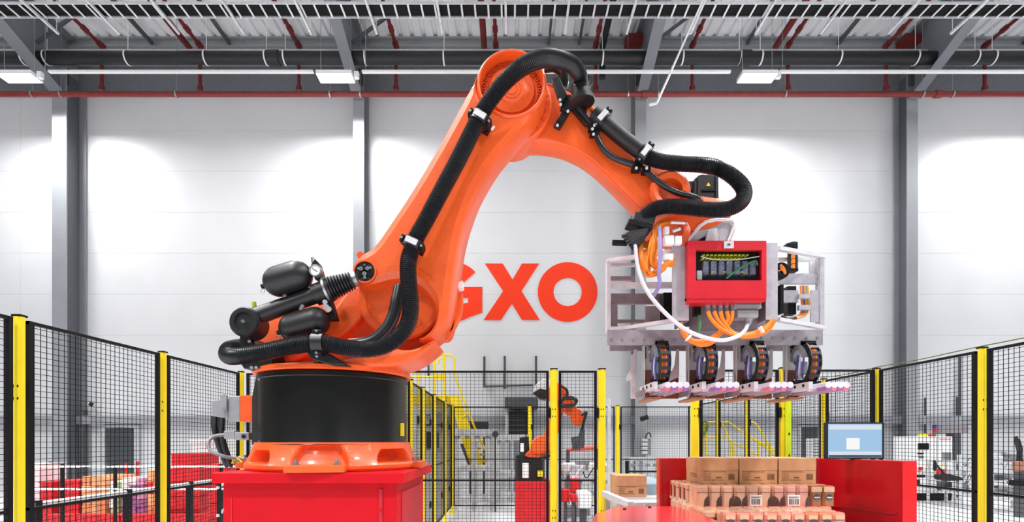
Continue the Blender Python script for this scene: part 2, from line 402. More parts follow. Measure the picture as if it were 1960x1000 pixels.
# cable tray (a ladder) with black cables inside
d0, d1 = 11.55, 11.93; tz = zat(8, d0)
tray = thing('cable_ladder', 'long galvanised cable ladder full of black cables under the roof', 'cable tray', (0, d0, tz))
for yy in (d0, d1): B().box((-16, yy-0.012, tz-0.0), (16, yy+0.012, tz+0.05)).build('side_rail', GALV, tray)
rung = None; X = -13.3
while X < 13.3:
    if rung is None:
        rung = B().box((X-0.02, d0+0.012, tz), (X+0.02, d1-0.012, tz+0.02)).build('rung', ALU_L, tray); X0 = X
    else:
        c = rung.copy(); COL.objects.link(c); c.parent = tray; c.location = (X-X0, 0, 0)
    X += 0.297
m = MB()
for k in range(12): m.tube((-16, d0+0.03+k*0.029, tz+0.048+0.008*(k % 2)), (16, d0+0.03+k*0.029, tz+0.048+0.008*((k+1) % 2)), 0.0215, 8)
m.build('cables', mat('black_cable_sheath', '0b0b0d', 0.6, 0, 0.2, 5, spec=0.2), tray, None, kind='stuff')
# the second, parallel tray deeper above (grey band at the very top of the picture)
o = B().box((-16, 11.0, tz+0.45), (16, 11.3, tz+0.5)).box((-16, 11.0, tz+0.5), (16, 11.02, tz+0.56)).build('wire_basket', GREY)
tag(o, 'closed grey cable trunking just above the cable ladder', 'cable tray')
# support arms below the ladder
for i, xp in enumerate((30, 156, 280, 415, 554, 690, 826, 958, 1080, 1208, 1340, 1475, 1610, 1750, 1880)):
    X = (xp-980)/1000*11.4+0.11
    o = B().box((X-0.025, 10.6, tz-0.055), (X+0.025, 12.35, tz-0.005)).tube((X, 10.7, tz), (X, 10.7, 13.49), 0.008, 6).tube((X, 12.3, tz), (X, 12.3, 13.49), 0.008, 6).build('tray_hanger', GALV)
    ordn = ['first', 'second', 'third', 'fourth', 'fifth', 'sixth', 'seventh', 'eighth', 'ninth', 'tenth', 'eleventh', 'twelfth', 'thirteenth', 'fourteenth', 'fifteenth'][i]
    tag(o, 'slim steel support arm under the cable ladder, %s from the left' % ordn, 'bracket', 'support arms of the cable ladder')
# thin white sensor pole hanging into the picture
pts = [P(1350, -10, 10.6), P(1257, 198, 9.0)]
t = thing('sensor_pole', 'thin white pole slanting down from the cable ladder with hooked end', 'pole', pts[1])
B().tube(pts[0], pts[1], 0.018, 8).build('shaft', WHITE, t)
B().beam(pts[1], P(1243, 201, 9.0), 0.03, 0.03).build('hooked_end', WHITE, t)

# lettering on the wall
LETM = mat('orange_red_lettering', 'ff3a08', 0.35, 0, 0.02, 3)
dL = WALL_Y; yl = WALL_Y
def ringpts(cx, cy, r, a0, a1, n): return [(cx+r*math.cos(a0+(a1-a0)*i/n), cy-r*math.sin(a0+(a1-a0)*i/n)) for i in range(n+1)]
sign = thing('wall_lettering', 'large orange-red capital letters on the white back wall', 'sign', (1.4, WALL_Y, 5.2))
def letter(name, polys):
    m = MB()
    for pl in polys: m.poly_y(px2(pl, WALL_Y), WALL_Y-0.02, WALL_Y+0.01)
    return m.build(name, LETM, sign)
letter('letter_x', [[(928, 505), (962, 505), (981, 536), (999, 505), (1032, 505), (998, 558), (1033, 613), (999, 613), (980, 582), (959, 613), (926, 613), (963, 558)]])
mo = MB(); cx, cy = 1086.5, 559.5
c0 = P(cx, cy, WALL_Y-0.005)
mo.lathe(c0, (0, 1, 0), [(27*.016, -0.015), (57*.016, -0.015), (57*.016, 0.015), (27*.016, 0.015), (27*.016, -0.015)], 64); mo.build('letter_o', LETM, sign, 30)
gx, gy = 867.5, 559.5
g = ringpts(gx, gy, 57, math.radians(42), math.radians(302), 48)
gi = ringpts(gx, gy, 28, math.radians(318), math.radians(42), 40)
letter('letter_g', [g+[(923, 599), (923, 550), (868, 550), (868, 571), (896, 571), (896, 580)]+gi[2:]])
# ---------------------------------------------------------------- pedestal
PZ = 1.325
ped = thing('robot_pedestal', 'red steel pedestal box carrying the big orange robot', 'pedestal', (-1.08, 3.25, 0))
B().box((-1.60, 2.78, PZ-0.055), (-0.575, 3.72, PZ)).build('top_plate', RED, ped, None, 0.004)
B().box((-1.565, 2.83, 0), (-0.625, 3.68, PZ-0.055)).build('body', RED, ped, None, 0.006)
B().box((-0.72, 2.822, 0.12), (-0.70, 2.832, PZ-0.09)).box((-0.626, 2.95, 0.1), (-0.619, 3.55, PZ-0.12)).build('cover_seam', mat('dark_red_steel', 'b81026', 0.5, 0, 0.05, 6), ped)  # cover line and side plate in a darker red
B().box((-1.52, 2.826, 1.02), (-1.515, 2.832, 1.19)).build('weld_mark', RED_B, ped)
for z in (0.35, 0.75, 1.12): B().tube((-0.712, 2.815, z), (-0.712, 2.83, z), 0.008, 8).build('hinge', RED, ped)

# ---------------------------------------------------------------- the robot
RX, RY = -1.123, 3.315
rob = thing('industrial_robot', 'large orange articulated robot arm with black drum base and ribbed black hoses', 'robot', (RX, RY, PZ))
# --- foot ring with pockets
N, M = 480, 22
prof = [(0.532, 0.0), (0.540, 0.012), (0.540, 0.030), (0.530, 0.044), (0.520, 0.060), (0.511, 0.078), (0.503, 0.096), (0.496, 0.114), (0.490, 0.132), (0.485, 0.148), (0.482, 0.160)]
def lerp_prof(t):
    k = t*(len(prof)-1); i = min(int(k), len(prof)-2); f = k-i
    return prof[i][0]*(1-f)+prof[i+1][0]*f, prof[i][1]*(1-f)+prof[i+1][1]*f
def pocket(a, h):
    """depth of the pockets cast into the ring; a in degrees, -90 faces the camera"""
    dpt = 0.0
    for c, hw, z0, z1, dp in ((-81, 18.5, 0.030, 0.150, 0.06), (-27, 18, 0.042, 0.122, 0.13), (-128, 13, 0.042, 0.116, 0.12), (30, 16, 0.045, 0.12, 0.12), (85, 16, 0.045, 0.12, 0.1), (140, 16, 0.045, 0.12, 0.1), (-165, 12, 0.045, 0.12, 0.1)):
        da = (a-c+180) % 360-180
        tap = hw*(1.0-0.30*max(0, (h-z0)/(z1-z0))**2)
        ea = min(1, max(0, (tap-abs(da))/4.0)); eh = min(1, max(0, min((h-z0)/0.006, (z1-h)/0.012)))
        ea = ea*ea*(3-2*ea); eh = eh*eh*(3-2*eh)
        dpt = max(dpt, dp*min(ea, eh))
    return dpt
vs = []; fs = []
NH = 60
for i in range(N):
    a = 360*i/N; ar = math.radians(a)
    for k in range(NH+1):
        r, h = lerp_prof(k/NH); r = r*0.965-pocket(a, h)*0.8
        vs.append((RX+r*math.cos(ar), RY+r*math.sin(ar)*0.97, PZ+0.002+h))
for i in range(N):
    j = (i+1) % N
    for k in range(NH): fs.append((i*(NH+1)+k, j*(NH+1)+k, j*(NH+1)+k+1, i*(NH+1)+k+1))
m = MB(); m.add(vs, fs); m.build('foot_ring', ORANGE, rob, 50)
# bolting pads
def pad(a, wdt, depth, r):
    ar = math.radians(a); c = Vector((RX+r*math.cos(ar), RY+r*math.sin(ar), PZ+0.022)); Mx = Matrix.Rotation(ar, 3, 'Z')
    p = MB().cbox(c, (depth, wdt, 0.04), Mx).build('bolting_pad', ORANGE, rob, None, 0.004)
    for sgn in (-1, 1):
        q = c+Mx @ Vector((-0.005, sgn*wdt*0.34, 0.02))
        b = MB(); b.tube(q, q+Vector((0, 0, 0.006)), 0.02, 14); b.tube(q+Vector((0, 0, 0.006)), q+Vector((0, 0, 0.026)), 0.013, 6); b.build('bolt', STEEL, p)
pad(-82, 0.31, 0.10, 0.515); pad(3, 0.22, 0.1, 0.515); pad(92, 0.3, 0.1, 0.515); pad(182, 0.24, 0.1, 0.515)
# --- black drum
m = MB(); m.lathe((RX, RY, PZ), (0, 0, 1), [(0.458, 0.15), (0.450, 0.157), (0.4465, 0.165), (0.4465, 0.53), (0.452, 0.536), (0.452, 0.556), (0.442, 0.565), (0.1, 0.566)], 96)
m.build('base_drum', DRUM, rob, 30)
# flat cover at the left of the drum
m = MB(); m.prism([P(490, 717, 3.09), P(512, 717, 2.965), P(512, 853, 2.965), P(481, 853, 3.11), P(481, 762, 3.11)], (0.04, 0.06, 0)); m.build('side_cover', BLACK, rob, None, 0.008)
for yy_ in (727, 846): B().tube(P(496, yy_, 3.02), P(496, yy_, 3.06), 0.007, 8).build('screw', STEEL, rob)
B().box((RX+0.436, RY-0.1, PZ+0.2), (RX+0.452, RY-0.06, PZ+0.28)).build('yellow_sticker', YELLOW, rob)
# connector block, lever, grey plug, supply cables
dq = 3.2
cb = B()
def pbox(m, x0, y0, x1, y1, d, t): 
    a, b = P(x0, y1, d), P(x1, y0, d); return m.box((a.x, d, a.z), (b.x, d+t, b.z))
pbox(B(), 459, 757, 484, 808, dq, 0.14).build('connector_block', ORANGE, rob, None, 0.004)
cn = pbox(B(), 437, 758.5, 459, 807, dq+0.005, 0.13).build('connector_socket', GREYBOX, rob, None, 0.004)
m = MB(); m.poly_y(px2([(405, 768), (426, 764), (437, 764), (437, 802), (426, 800), (405, 797)], dq+0.01), dq+0.01, dq+0.12); m.build('connector_hood', GREYBOX, rob, None, 0.004)
m = MB(); m.poly_y(px2(chaikin([Vector(p) for p in ((423, 755), (434, 755), (433, 780), (434, 788), (429, 791), (422, 788), (421, 780))], 2), dq-0.012), dq-0.012, dq+0.004); m.tube(P(428, 784, dq-0.03), P(428, 784, dq), 0.01, 10); m.build('locking_lever', GREYBOX, cn, 40)
pbox(B(), 428, 825, 449, 841, 3.18, 0.05).build('grey_plug', GREYBOX, rob, None, 0.004)
pq = pbox(B(), 449, 828, 476, 843, 3.17, 0.06).build('plug_socket', GREYBOX, rob, None, 0.004)
B().tube(P(466, 836, 3.15), P(466, 836, 3.172), 0.012, 12).build('socket_opening', BLACK, pq)
for pts in ([(411, 797), (411, 820), (418, 850), (428, 875), (436, 896)], [(425, 800), (424, 822), (428, 850), (437, 878), (440, 897)]):
    q = catmull([P(x, y, dq+0.06+0.03*k/4) for k, (x, y) in enumerate(pts)], 6); q[-1].z = max(q[-1].z, PZ+0.022)
    B().path(q, 0.019, 10).build('supply_cable', RUBBER, rob, 60)
B().path(catmull([P(430, 833, 3.19), P(410, 836, 3.17), P(398, 848, 3.12), P(403, 863, 3.1), P(425, 873, 3.1), P(450, 878, 3.14), P(470, 881, 3.18)], 6), 0.0105, 8).build('signal_cable', CABLE_G, rob, 60)
for k, (c, mm) in enumerate((([(446, 885), (450, 878), (458, 876), (466, 879)], CABLE_O), ([(444, 888), (448, 881), (456, 879), (463, 885)], YELLOW), ([(448, 889), (452, 883), (460, 882)], CABLE_GN))):
    B().path(catmull([P(x, y, 3.14) for x, y in c], 5), 0.005, 6).build('earth_wire', mm, rob, 60)
B().tube(P(458, 877, 3.22), P(470, 875, 3.22), 0.014, 10).build('cable_gland', STEEL, rob)
# --- handwriting on the foot ring
m = MB()
for k in range(14):
    x = 669+k*2.6
    a = P(x, 852+random.uniform(-1.2, 1), 2.845+(k-6)*0.0015); b = P(x+2.4, 853+random.uniform(-1, 1), 2.845+(k-6)*0.0015); m.beam(a, b, 0.003, 0.002)
for k in range(6):
    a = P(676+k*2.4, 858.5+random.uniform(-.8, .8), 2.83); b = P(678+k*2.4, 858.5+random.uniform(-.8, .8), 2.83); m.beam(a, b, 0.003, 0.002)
m.build('pen_mark', mat('red_ink', 'a02018', 0.6), rob)

# --- rotating column
m = MB(); m.lathe((RX, RY, PZ), (0, 0, 1), [(0.1, 0.567), (0.465, 0.567), (0.472, 0.573), (0.472, 0.592), (0.45, 0.602), (0.1, 0.604)], 72); m.build('turntable', ORANGE, rob, 30)
def C2(pts, it=2): return chaikin([Vector(p) for p in pts], it)
ca = thing  # alias kept short below
body = [(481, 703), (479, 680), (490, 640), (520, 612), (560, 596), (610, 588), (650, 572), (690, 548), (716, 520), (770, 515), (820, 530), (846, 560), (850, 588), (842, 628), (832, 652), (778, 708), (700, 706), (560, 706)]
m = MB(); m.poly_y(px2(C2(body), 3.26), 3.2, 3.5, 0.03, 0.03, 0.04, 0.08); m.build('rotating_column', ORANGE, rob, 35)
# near cheek plate: the sweeping rib below the springs
rib = [(560, 700), (620, 695), (680, 686), (716, 672), (748, 668), (792, 676), (832, 654), (840, 660), (779, 706), (700, 707)]
m = MB(); m.poly_y(px2(C2(rib), 3.02), 2.98, 3.3, 0.012, 0.02); m.build('cheek_rib', ORANGE, rob, 35)
rib2 = [(520, 690), (575, 640), (640, 600), (668, 560), (690, 545), (704, 575), (700, 610), (655, 650), (600, 680), (560, 698)]
m = MB(); m.poly_y(px2(C2(rib2), 3.14), 3.12, 3.3, 0.02, 0.02); m.build('cheek_casting', ORANGE, rob, 35)
base_lip = [(470, 707), (474, 697), (520, 697), (640, 694), (700, 700), (775, 700), (778, 707)]
# shoulder hub
A2 = P(766, 566, 3.06)
m = MB(); m.lathe(A2, (0, 1, 0), [(0.0, 0.012), (0.16, 0.016), (0.20, 0.024), (0.21, 0.012), (0.246, 0.012), (0.257, 0.024), (0.257, 0.3), (0.2, 0.32)], 64); m.build('shoulder_hub', ORANGE, rob, 30)
A2b = Vector((A2.x+0.01, 3.28, A2.z+0.03))
m = MB(); m.lathe(A2b, (0, 1, 0), [(0.1, 0.0), (0.325, 0.0), (0.335, 0.01), (0.335, 0.05), (0.325, 0.06), (0.1, 0.06)], 64); hb = m.build('hub_flange', ORANGE, rob, 30)
for (x, y) in ((851, 633),):
    B().tube(P(x, y, 3.2), P(x, y, 3.45), 0.034, 18).build('stop_pin', ORANGE_D, rob, 40)
st = [(842, 618), (866, 600), (872, 606), (866, 640), (855, 653), (838, 648)]
m = MB(); m.poly_y(px2(C2(st, 1), 3.3), 3.28, 3.4); m.build('stop_bracket', ORANGE, rob, 35)
for q in (((824, 652), (836, 641), (847, 651), (834, 664)), ((876, 542), (886, 540), (887, 552), (877, 554))):
    m = MB(); m.poly_y(px2(q, 3.22), 3.2, 3.28); m.build('white_stopper', WHITE_P, rob, None, 0.004)

def zat2(y, d): return EYE+(843-y)/1000*d
# --- link arm (big lower arm)
D0 = 3.02
outl = [(875, 500), (886, 440), (908, 379), (926, 346), (952, 306), (978, 278), (1003, 250), (1027, 221), (1042, 192), (1046, 166),
        (1040, 172), (1030, 197), (1008, 216), (979, 222), (950, 215), (929, 198), (918, 172), (914, 148),
        (906, 160), (896, 176), (868, 228), (835, 288), (790, 364), (742, 436), (716, 474), (694, 486), (679, 500), (672, 521), (678, 542), (697, 553), (722, 550), (750, 541), (782, 540), (808, 554), (827, 577), (834, 600), (830, 626), (810, 646), (798, 652),
        (812, 658), (832, 648), (850, 622), (862, 588), (868, 548)]
m = MB(); m.poly_y(px2(C2(outl, 2), D0), D0+0.02, D0+0.29, 0.05, 0.055, 0.02, 0.02, 2)
zlo, zhi = zat2(500, D0), zat2(230, D0)
for v in m.v:                                   # the arm gets thinner towards the elbow
    if v.y > D0+0.03:
        t = min(1, max(0, (v.z-zlo)/(zhi-zlo))); v.y = D0+0.02+(v.y-D0-0.02)*(1-0.52*t)
link = m.build('link_arm', ORANGE, rob, 22)
# small cast marks low on the arm
m = MB()
for k, (x, y) in enumerate(((803, 514), (809, 519), (815, 523), (822, 527))):
    m.beam(P(x, y, D0-0.055), P(x+3, y+5, D0-0.055), 0.006, 0.008); m.beam(P(x+3, y, D0-0.055), P(x+5, y+5, D0-0.055), 0.005, 0.008)
m.build('cast_marking', ORANGE_D, rob)
# spring lug pin cover
LG = P(699, 521, D0-0.035)
m = MB(); m.lathe(LG, (0, 1, 0), [(0.058, -0.004), (0.058, -0.012), (0.066, -0.012), (0.068, 0.02)], 40); m.build('lug_rim', ORANGE, rob, 30)
m = MB(); m.lathe(LG, (0, 1, 0), [(0.0, -0.002), (0.058, -0.002), (0.058, 0.01)], 40); lp = m.build('lug_cover', BLACK, rob, 30)
for dx, dz, r in ((-0.02, 0.014, 0.011), (0.016, 0.016, 0.011), (0.0, -0.014, 0.012), (0.034, 0.02, 0.007), (0.0, 0.036, 0.005), (0.002, -0.036, 0.008), (-0.036, 0.016, 0.006)):
    q = LG+Vector((dx, -0.006, dz)); m = MB(); m.lathe(q, (0, 1, 0), [(0, -0.004), (r*0.5, -0.004), (r*0.55, -0.012), (r, -0.012), (r, 0)], 12); m.build('cap_screw', STEEL, lp, 40)
m = MB()
for k in range(3):
    a = PI/2+k*2*PI/3; m.cbox(LG+Vector((0.02*math.cos(a), -0.004, 0.02*math.sin(a))), (0.05, 0.006, 0.022), Matrix.Rotation(-a, 3, 'Y'))
m.build('clover_plate', BLKSTEEL, lp)
# small tab behind the lug
B().tube(P(690, 489, 3.2), P(690, 489, 3.25), 0.022, 16).build('cast_boss', ORANGE, rob, 40)

# --- elbow ring with dish, bolt circle and inner cap
EL = P(979, 160, 2.99)
R0, R1 = 0.199, 0.178
m = MB(); m.lathe(EL, (0, 1, 0), [(R1-0.004, 0.085), (R1, 0.005), (R1+0.004, -0.006), (R1+0.011, -0.01), (R0-0.006, -0.008), (R0+0.002, 0.004), (R0+0.004, 0.06), (R0+0.004, 0.17), (R0-0.02, 0.18)], 80); m.build('elbow_ring', ORANGE, rob, 30)
m = MB(); m.lathe(EL, (0, 1, 0), [(0.0, 0.045), (0.075, 0.045), (0.083, 0.05), (0.132, 0.052), (0.142, 0.07), (R1, 0.072)], 80); dish = m.build('elbow_dish', ORANGE, rob, 30)
for k in range(30):
    a = 2*PI*k/30; q = EL+Vector((0.163*math.cos(a), 0.072, 0.163*math.sin(a)))
    if k == 0:
        m = MB(); m.lathe(q, (0, 1, 0), [(0.0, -0.004), (0.006, -0.004), (0.007, -0.017), (0.0115, -0.017), (0.012, 0.0)], 12); b0 = m.build('ring_bolt', ORANGE_D, dish, 40); q0 = q
    else:
        c = b0.copy(); COL.objects.link(c); c.parent = dish; c.location = q-q0
m = MB()
for r in (0.03, 0.05): m.lathe(EL, (0, 1, 0), [(r, 0.046), (r+0.003, 0.04), (r+0.006, 0.046)], 40)
m.lathe(EL, (0, 1, 0), [(0.108, 0.052), (0.11, 0.042), (0.122, 0.042), (0.124, 0.053)], 30, 1.3, 0.3)
m.build('cap_groove', ORANGE, dish, 30)
# flange behind the ring: gear housing of the upper arm
E2 = Vector((EL.x+0.005, 3.135, EL.z+0.0))
m = MB(); m.lathe(E2, (0, 1, 0), [(0.1, 0.03), (0.2, 0.03), (0.232, 0.03), (0.238, 0.036), (0.238, 0.075), (0.222, 0.085), (0.222, 0.15), (0.17, 0.38), (0.0, 0.38)], 72); gear = m.build('elbow_gear_housing', ORANGE, rob, 30)
for k in range(26):
    a = 2*PI*k/26; q = E2+Vector((0.214*math.cos(a), 0.03, 0.214*math.sin(a)))
    mm = BLKSTEEL if k == 20 else ORANGE_D
    m = MB(); m.tube(q, q+Vector((0, -0.012, 0)), 0.0125, 10); m.build('flange_bolt', mm, gear, 40)

# --- upper arm
DU = 3.27
up = [(985, 268), (1010, 276), (1040, 276), (1080, 283), (1126, 307), (1170, 348), (1203, 382), (1228, 408), (1262, 418), (1300, 408), (1320, 390), (1322, 366), (1316, 344), (1302, 330), (1275, 324), (1240, 318), (1205, 288), (1172, 250), (1140, 218), (1105, 188), (1068, 166), (1040, 158), (1000, 190)]
m = MB(); m.poly_y(px2(C2(up, 2), DU), DU, DU+0.22, 0.03, 0.03, 0.07, 0.17, 3); m.build('upper_arm', ORANGE, rob, 30)
WJ = P(1284, 364, DU-0.085)
m = MB(); m.lathe(WJ, (0, 1, 0), [(0.0, 0.05), (0.07, 0.05), (0.074, 0.0), (0.105, -0.008), (0.125, 0.01), (0.13, 0.09)], 48); m.build('wrist_joint_cover', ORANGE, rob, 30)
# wrist housing below the hose
wh = [(1226, 402), (1236, 428), (1262, 442), (1300, 456), (1335, 458), (1380, 440), (1399, 414), (1390, 392), (1345, 384), (1290, 380)]
m = MB(); m.poly_y(px2(C2(wh, 2), 3.42), 3.38, 3.68, 0.04, 0.05, 0.03, 0.03); m.build('wrist_housing', ORANGE, rob, 30)
# black wrist motor
m = MB(); m.poly_y(px2([(1329, 342), (1342, 333), (1376, 334), (1377, 392), (1330, 390)], 3.46), 3.46, 3.60); mo = m.build('wrist_motor', BLACK, rob, None, 0.008)
pbox(B(), 1318, 346, 1332, 364, 3.48, 0.08).build('motor_plug', BLACK, mo, None, 0.006)
pbox(B(), 1344, 362, 1372, 366, 3.452, 0.01).build('motor_seam', BLKSTEEL, mo)
for x in (1338, 1372): pbox(B(), x-2, 336, x+2, 390, 3.45, 0.012).build('motor_fin', BLACK, mo)
m = MB(); m.prism([P(1352, 356, 3.455), P(1360, 356, 3.455), P(1356, 349, 3.455)], (0, 0.004, 0)); m.build('warning_triangle', YELLOW, mo)
m = MB()
for (x, y) in ((985, 292), (993, 296), (1003, 293), (1010, 290)): m.cbox(P(x, y, 3.55), (0.03, 0.05, 0.03))
m.build('cable_clips', BLKSTEEL, rob, None, 0.004)

# --- balance spring: ball end, tube, bellows
def lathe_px(m, a, b, prof, d, n=28):
    A, Bp = P(*a, d), P(*b, d); L = (Bp-A).length
    return m.lathe(A, Bp-A, [(r*d/1000, h*L) for r, h in prof], n)
DS = 2.92
BE = P(465.5, 615.5, DS-0.07)
m = MB(); m.lathe(BE, (0, 1, 0), [(0, 0.012), (0.046, 0.012), (0.049, 0.004), (0.052, 0.004), (0.054, 0.0), (0.074, 0.0), (0.083, 0.012), (0.083, 0.13), (0.075, 0.142), (0, 0.142)], 48); be = m.build('spring_eye', BLACK, rob, 30)
m = MB(); m.tube(BE+Vector((0, 0.012, 0)), BE+Vector((0, -0.004, 0)), 0.009, 12); m.tube(BE+Vector((0, 0, 0)), BE+Vector((0, -0.016, 0)), 0.005, 8); m.build('grease_nipple', STEEL, be, 40)
m = MB(); lathe_px(m, (470, 613.5), (640, 552), [(0, 0), (17, 0.02), (17, 0.16), (16.2, 0.17), (16.2, 0.78), (20.5, 0.785), (20.5, 0.90), (22, 0.90), (22, 0.965), (0, 0.966)], DS, 36); m.build('spring_cylinder', BLACK, rob, 30)
m = MB(); lathe_px(m, (624, 556), (640, 551), [(19, 0.0), (24.5, 0.02), (24.5, 0.28), (19, 0.3)], DS, 36); m.build('cylinder_collar', STEEL, rob, 30)
pr = []
for k in range(9):
    t = k/9; r = 23-7.0*t; pr += [(r-4.5, t), (r, t+0.03), (r, t+0.06), (r-4.5, t+0.09)]
m = MB(); lathe_px(m, (629, 554.5), (676, 537), pr, DS, 32); m.build('bellows', RUBBER, rob, 50)
m = MB(); lathe_px(m, (672, 538), (684, 534), [(0, 0), (14, 0), (14, 1), (0, 1)], DS+0.03, 24); m.build('spring_rod', STEEL, rob, 30)
# yellow capped vent on the cylinder
v = B().tube(P(489, 603, DS), P(487, 590, DS), 0.012, 10).build('vent_stem', STEEL, rob)
B().tube(P(487.3, 589, DS), P(486, 579, DS), 0.012, 10).build('vent_cap', mat('yellow_green_cap', 'b8c028', 0.5), v)
# gas accumulators
ax = Vector((math.cos(math.radians(17)), 0, math.sin(math.radians(17))))
for (x, y, L, r, nm) in ((551, 534, 47, 29, 'upper'), (583, 622, 49, 27.5, 'lower')):
    c = P(x, y, DS-0.02); k = (DS-0.02)/1000
    m = MB(); m.capsule(c, ax, L*k, r*k, 32); acc = m.build('gas_accumulator', BLACK, rob, 50)
    m = MB(); e = c-ax*(L*k); m.tube(e, e-ax*0.016, 0.014, 12); m.build('end_valve', BLKSTEEL, acc)
    m = MB(); e2 = e-ax*0.01+Vector((0.005, -0.01, -0.028)); m.lathe(e2, (0, 1, 0), [(0.010, -0.002), (0.013, 0), (0.010, 0.002), (0.010, -0.002)], 14); m.build('pull_ring', STEEL, acc)
    s = -1 if nm == 'upper' else 1
    q = c+Vector((-0.02, 0, s*r*k)); m = MB(); m.tube(q, q+Vector((0.01, 0, s*0.03)), 0.013, 10); m.build('stud', STEEL, acc)
# valve block and gauge
m = MB(); m.poly_y(px2([(598, 512), (606, 499), (613, 507), (621, 532), (617, 540), (606, 538)], DS), DS-0.03, DS+0.03); m.build('valve_block', BLKSTEEL, rob, None, 0.004)
B().tube(P(601, 505, DS), P(599, 494, DS), 0.013, 10).build('valve_stem', STEEL, rob)
m = MB(); GP = P(603, 517.5, DS-0.06); m.lathe(GP, (0, 1, 0), [(0.0, 0.006), (0.027, 0.006), (0.028, -0.002), (0.033, -0.002), (0.034, 0.03), (0, 0.032)], 32); ga = m.build('pressure_gauge', STEEL, rob, 30)
m = MB(); m.lathe(GP, (0, 1, 0), [(0.0, 0.004), (0.027, 0.0045)], 32); m.build('gauge_face', WHITE_P, ga)
m = MB(); m.beam(GP+Vector((-0.015, 0.002, 0.01)), GP+Vector((0.012, 0.002, -0.008)), 0.004, 0.003); m.build('needle', BLKSTEEL, ga)
m = MB(); m.poly_y(px2([(624, 580), (634, 572), (645, 608), (646, 613), (628, 614), (608, 610), (612, 600), (632, 600)], DS), DS-0.02, DS+0.04); m.build('lower_valve_block', BLKSTEEL, rob, None, 0.004)
for (x, y, r) in ((622, 578.5, 0.014), (624, 588, 0.017), (629, 592, 0.016)):
    m = MB(); m.tube(P(x, y, DS-0.05), P(x, y, DS), r, 8); m.build('valve_screw', STEEL, rob)
# black spring bracket at the rear
m = MB(); m.poly_y(px2([(464, 645), (482, 646), (492, 660), (528, 664), (525, 698), (512, 707), (472, 708), (464, 696), (461, 668)], 2.98), 2.95, 3.2); sb = m.build('rear_bracket', BLACK, rob, None, 0.006)
for (x, y) in ((477, 654), (481, 704), (490, 704)): m = MB(); m.tube(P(x, y, 2.93), P(x, y, 2.95), 0.009, 8); m.build('bracket_screw', STEEL, sb)

# --- ribbed hoses
def hose(name, pts, r, ribs=True, pitch=0.0105, mm=None, amp=0.17):
    pts = [Vector(p) for p in pts]
    q = resample(catmull(pts, 14), pitch/2 if ribs else 0.03)
    m = MB(); m.path(q, (lambda i: r*(1+amp*(1 if i % 2 else -1)*0.5)) if ribs else r, 16); return m.build(name, mm or RUBBER, rob, 75 if not ribs else 30)
def dpts(L): return [P(x, y, d) for x, y, d in L]
main_pts = dpts([(462, 664, 3.02), (440, 669, 2.93), (437, 681, 2.84), (456, 682, 2.80), (512, 673, 2.79), (557, 663, 2.79), (613, 657, 2.79), (652, 664, 2.80), (694, 669.5, 2.80), (730, 665, 2.81), (761, 647, 2.82), (781, 619, 2.83), (786, 585.6, 2.84), (782.5, 546, 2.85), (781, 510, 2.86), (785, 487, 2.87), (797.5, 454, 2.875), (813.6, 425.6, 2.88), (846, 364, 2.885), (875, 310, 2.89), (900, 260, 2.89), (918, 224, 2.88), (936, 195, 2.86), (965, 158, 2.83), (1001, 127, 2.82), (1037, 112.5, 2.86), (1066, 113, 2.93), (1093, 123, 3.01), (1108, 142, 3.09), (1112, 160, 3.13), (1112, 176, 3.16)])
hose('main_hose', main_pts, 0.043)
hose('second_hose', dpts([(640, 664, 2.93), (705, 656, 2.93), (736, 634, 2.935), (752, 608, 2.94), (760, 576, 2.945), (766, 548, 2.96)]), 0.036, True, 0.02, None, 0.04)
hose('elbow_hose', dpts([(1040, 128, 3.2), (1062, 126, 3.2), (1076, 138, 3.22), (1078, 156, 3.24), (1074, 176, 3.26)]), 0.036, False)
hose('arm_hose', dpts([(1136, 217, 3.19), (1160, 238, 3.185), (1196, 268, 3.18), (1230, 294, 3.17), (1244, 303, 3.17), (1268, 310, 3.16), (1306, 314, 3.15), (1344, 316, 3.15), (1376, 323, 3.16), (1406, 341, 3.14), (1424, 364, 3.12), (1419, 386, 3.11), (1393, 400, 3.12), (1355, 402, 3.13), (1306, 396.5, 3.14), (1268, 396.5, 3.15), (1242, 406, 3.17), (1228, 422, 3.2), (1222, 438, 3.24)]), 0.043)
hose('arm_hose_sleeve', dpts([(1137, 218, 3.19), (1160, 238, 3.185), (1196, 268, 3.18), (1228, 292, 3.17)]), 0.0465, True, 0.02, BLACK, 0.03)
hose('arm_cable', dpts([(1095, 190, 3.2), (1112, 212, 3.2), (1134, 240, 3.2), (1148, 275, 3.2), (1168, 298, 3.2), (1194, 310, 3.2), (1218, 318, 3.2), (1236, 328, 3.2), (1258, 347, 3.18), (1290, 366, 3.17), (1330, 379, 3.2), (1342, 385, 3.3)]), 0.0185, False)
m = MB(); m.cbox(P(1230, 424, 3.2), (0.13, 0.10, 0.055), Matrix.Rotation(0.25, 3, 'Y')); m.build('hose_end_clamp', BLACK, rob, None, 0.008)
m = MB(); m.cbox(P(1222, 436, 3.2), (0.15, 0.11, 0.03), Matrix.Rotation(0.3, 3, 'Y')); m.build('plug_plate', BLKSTEEL, rob, None, 0.006)
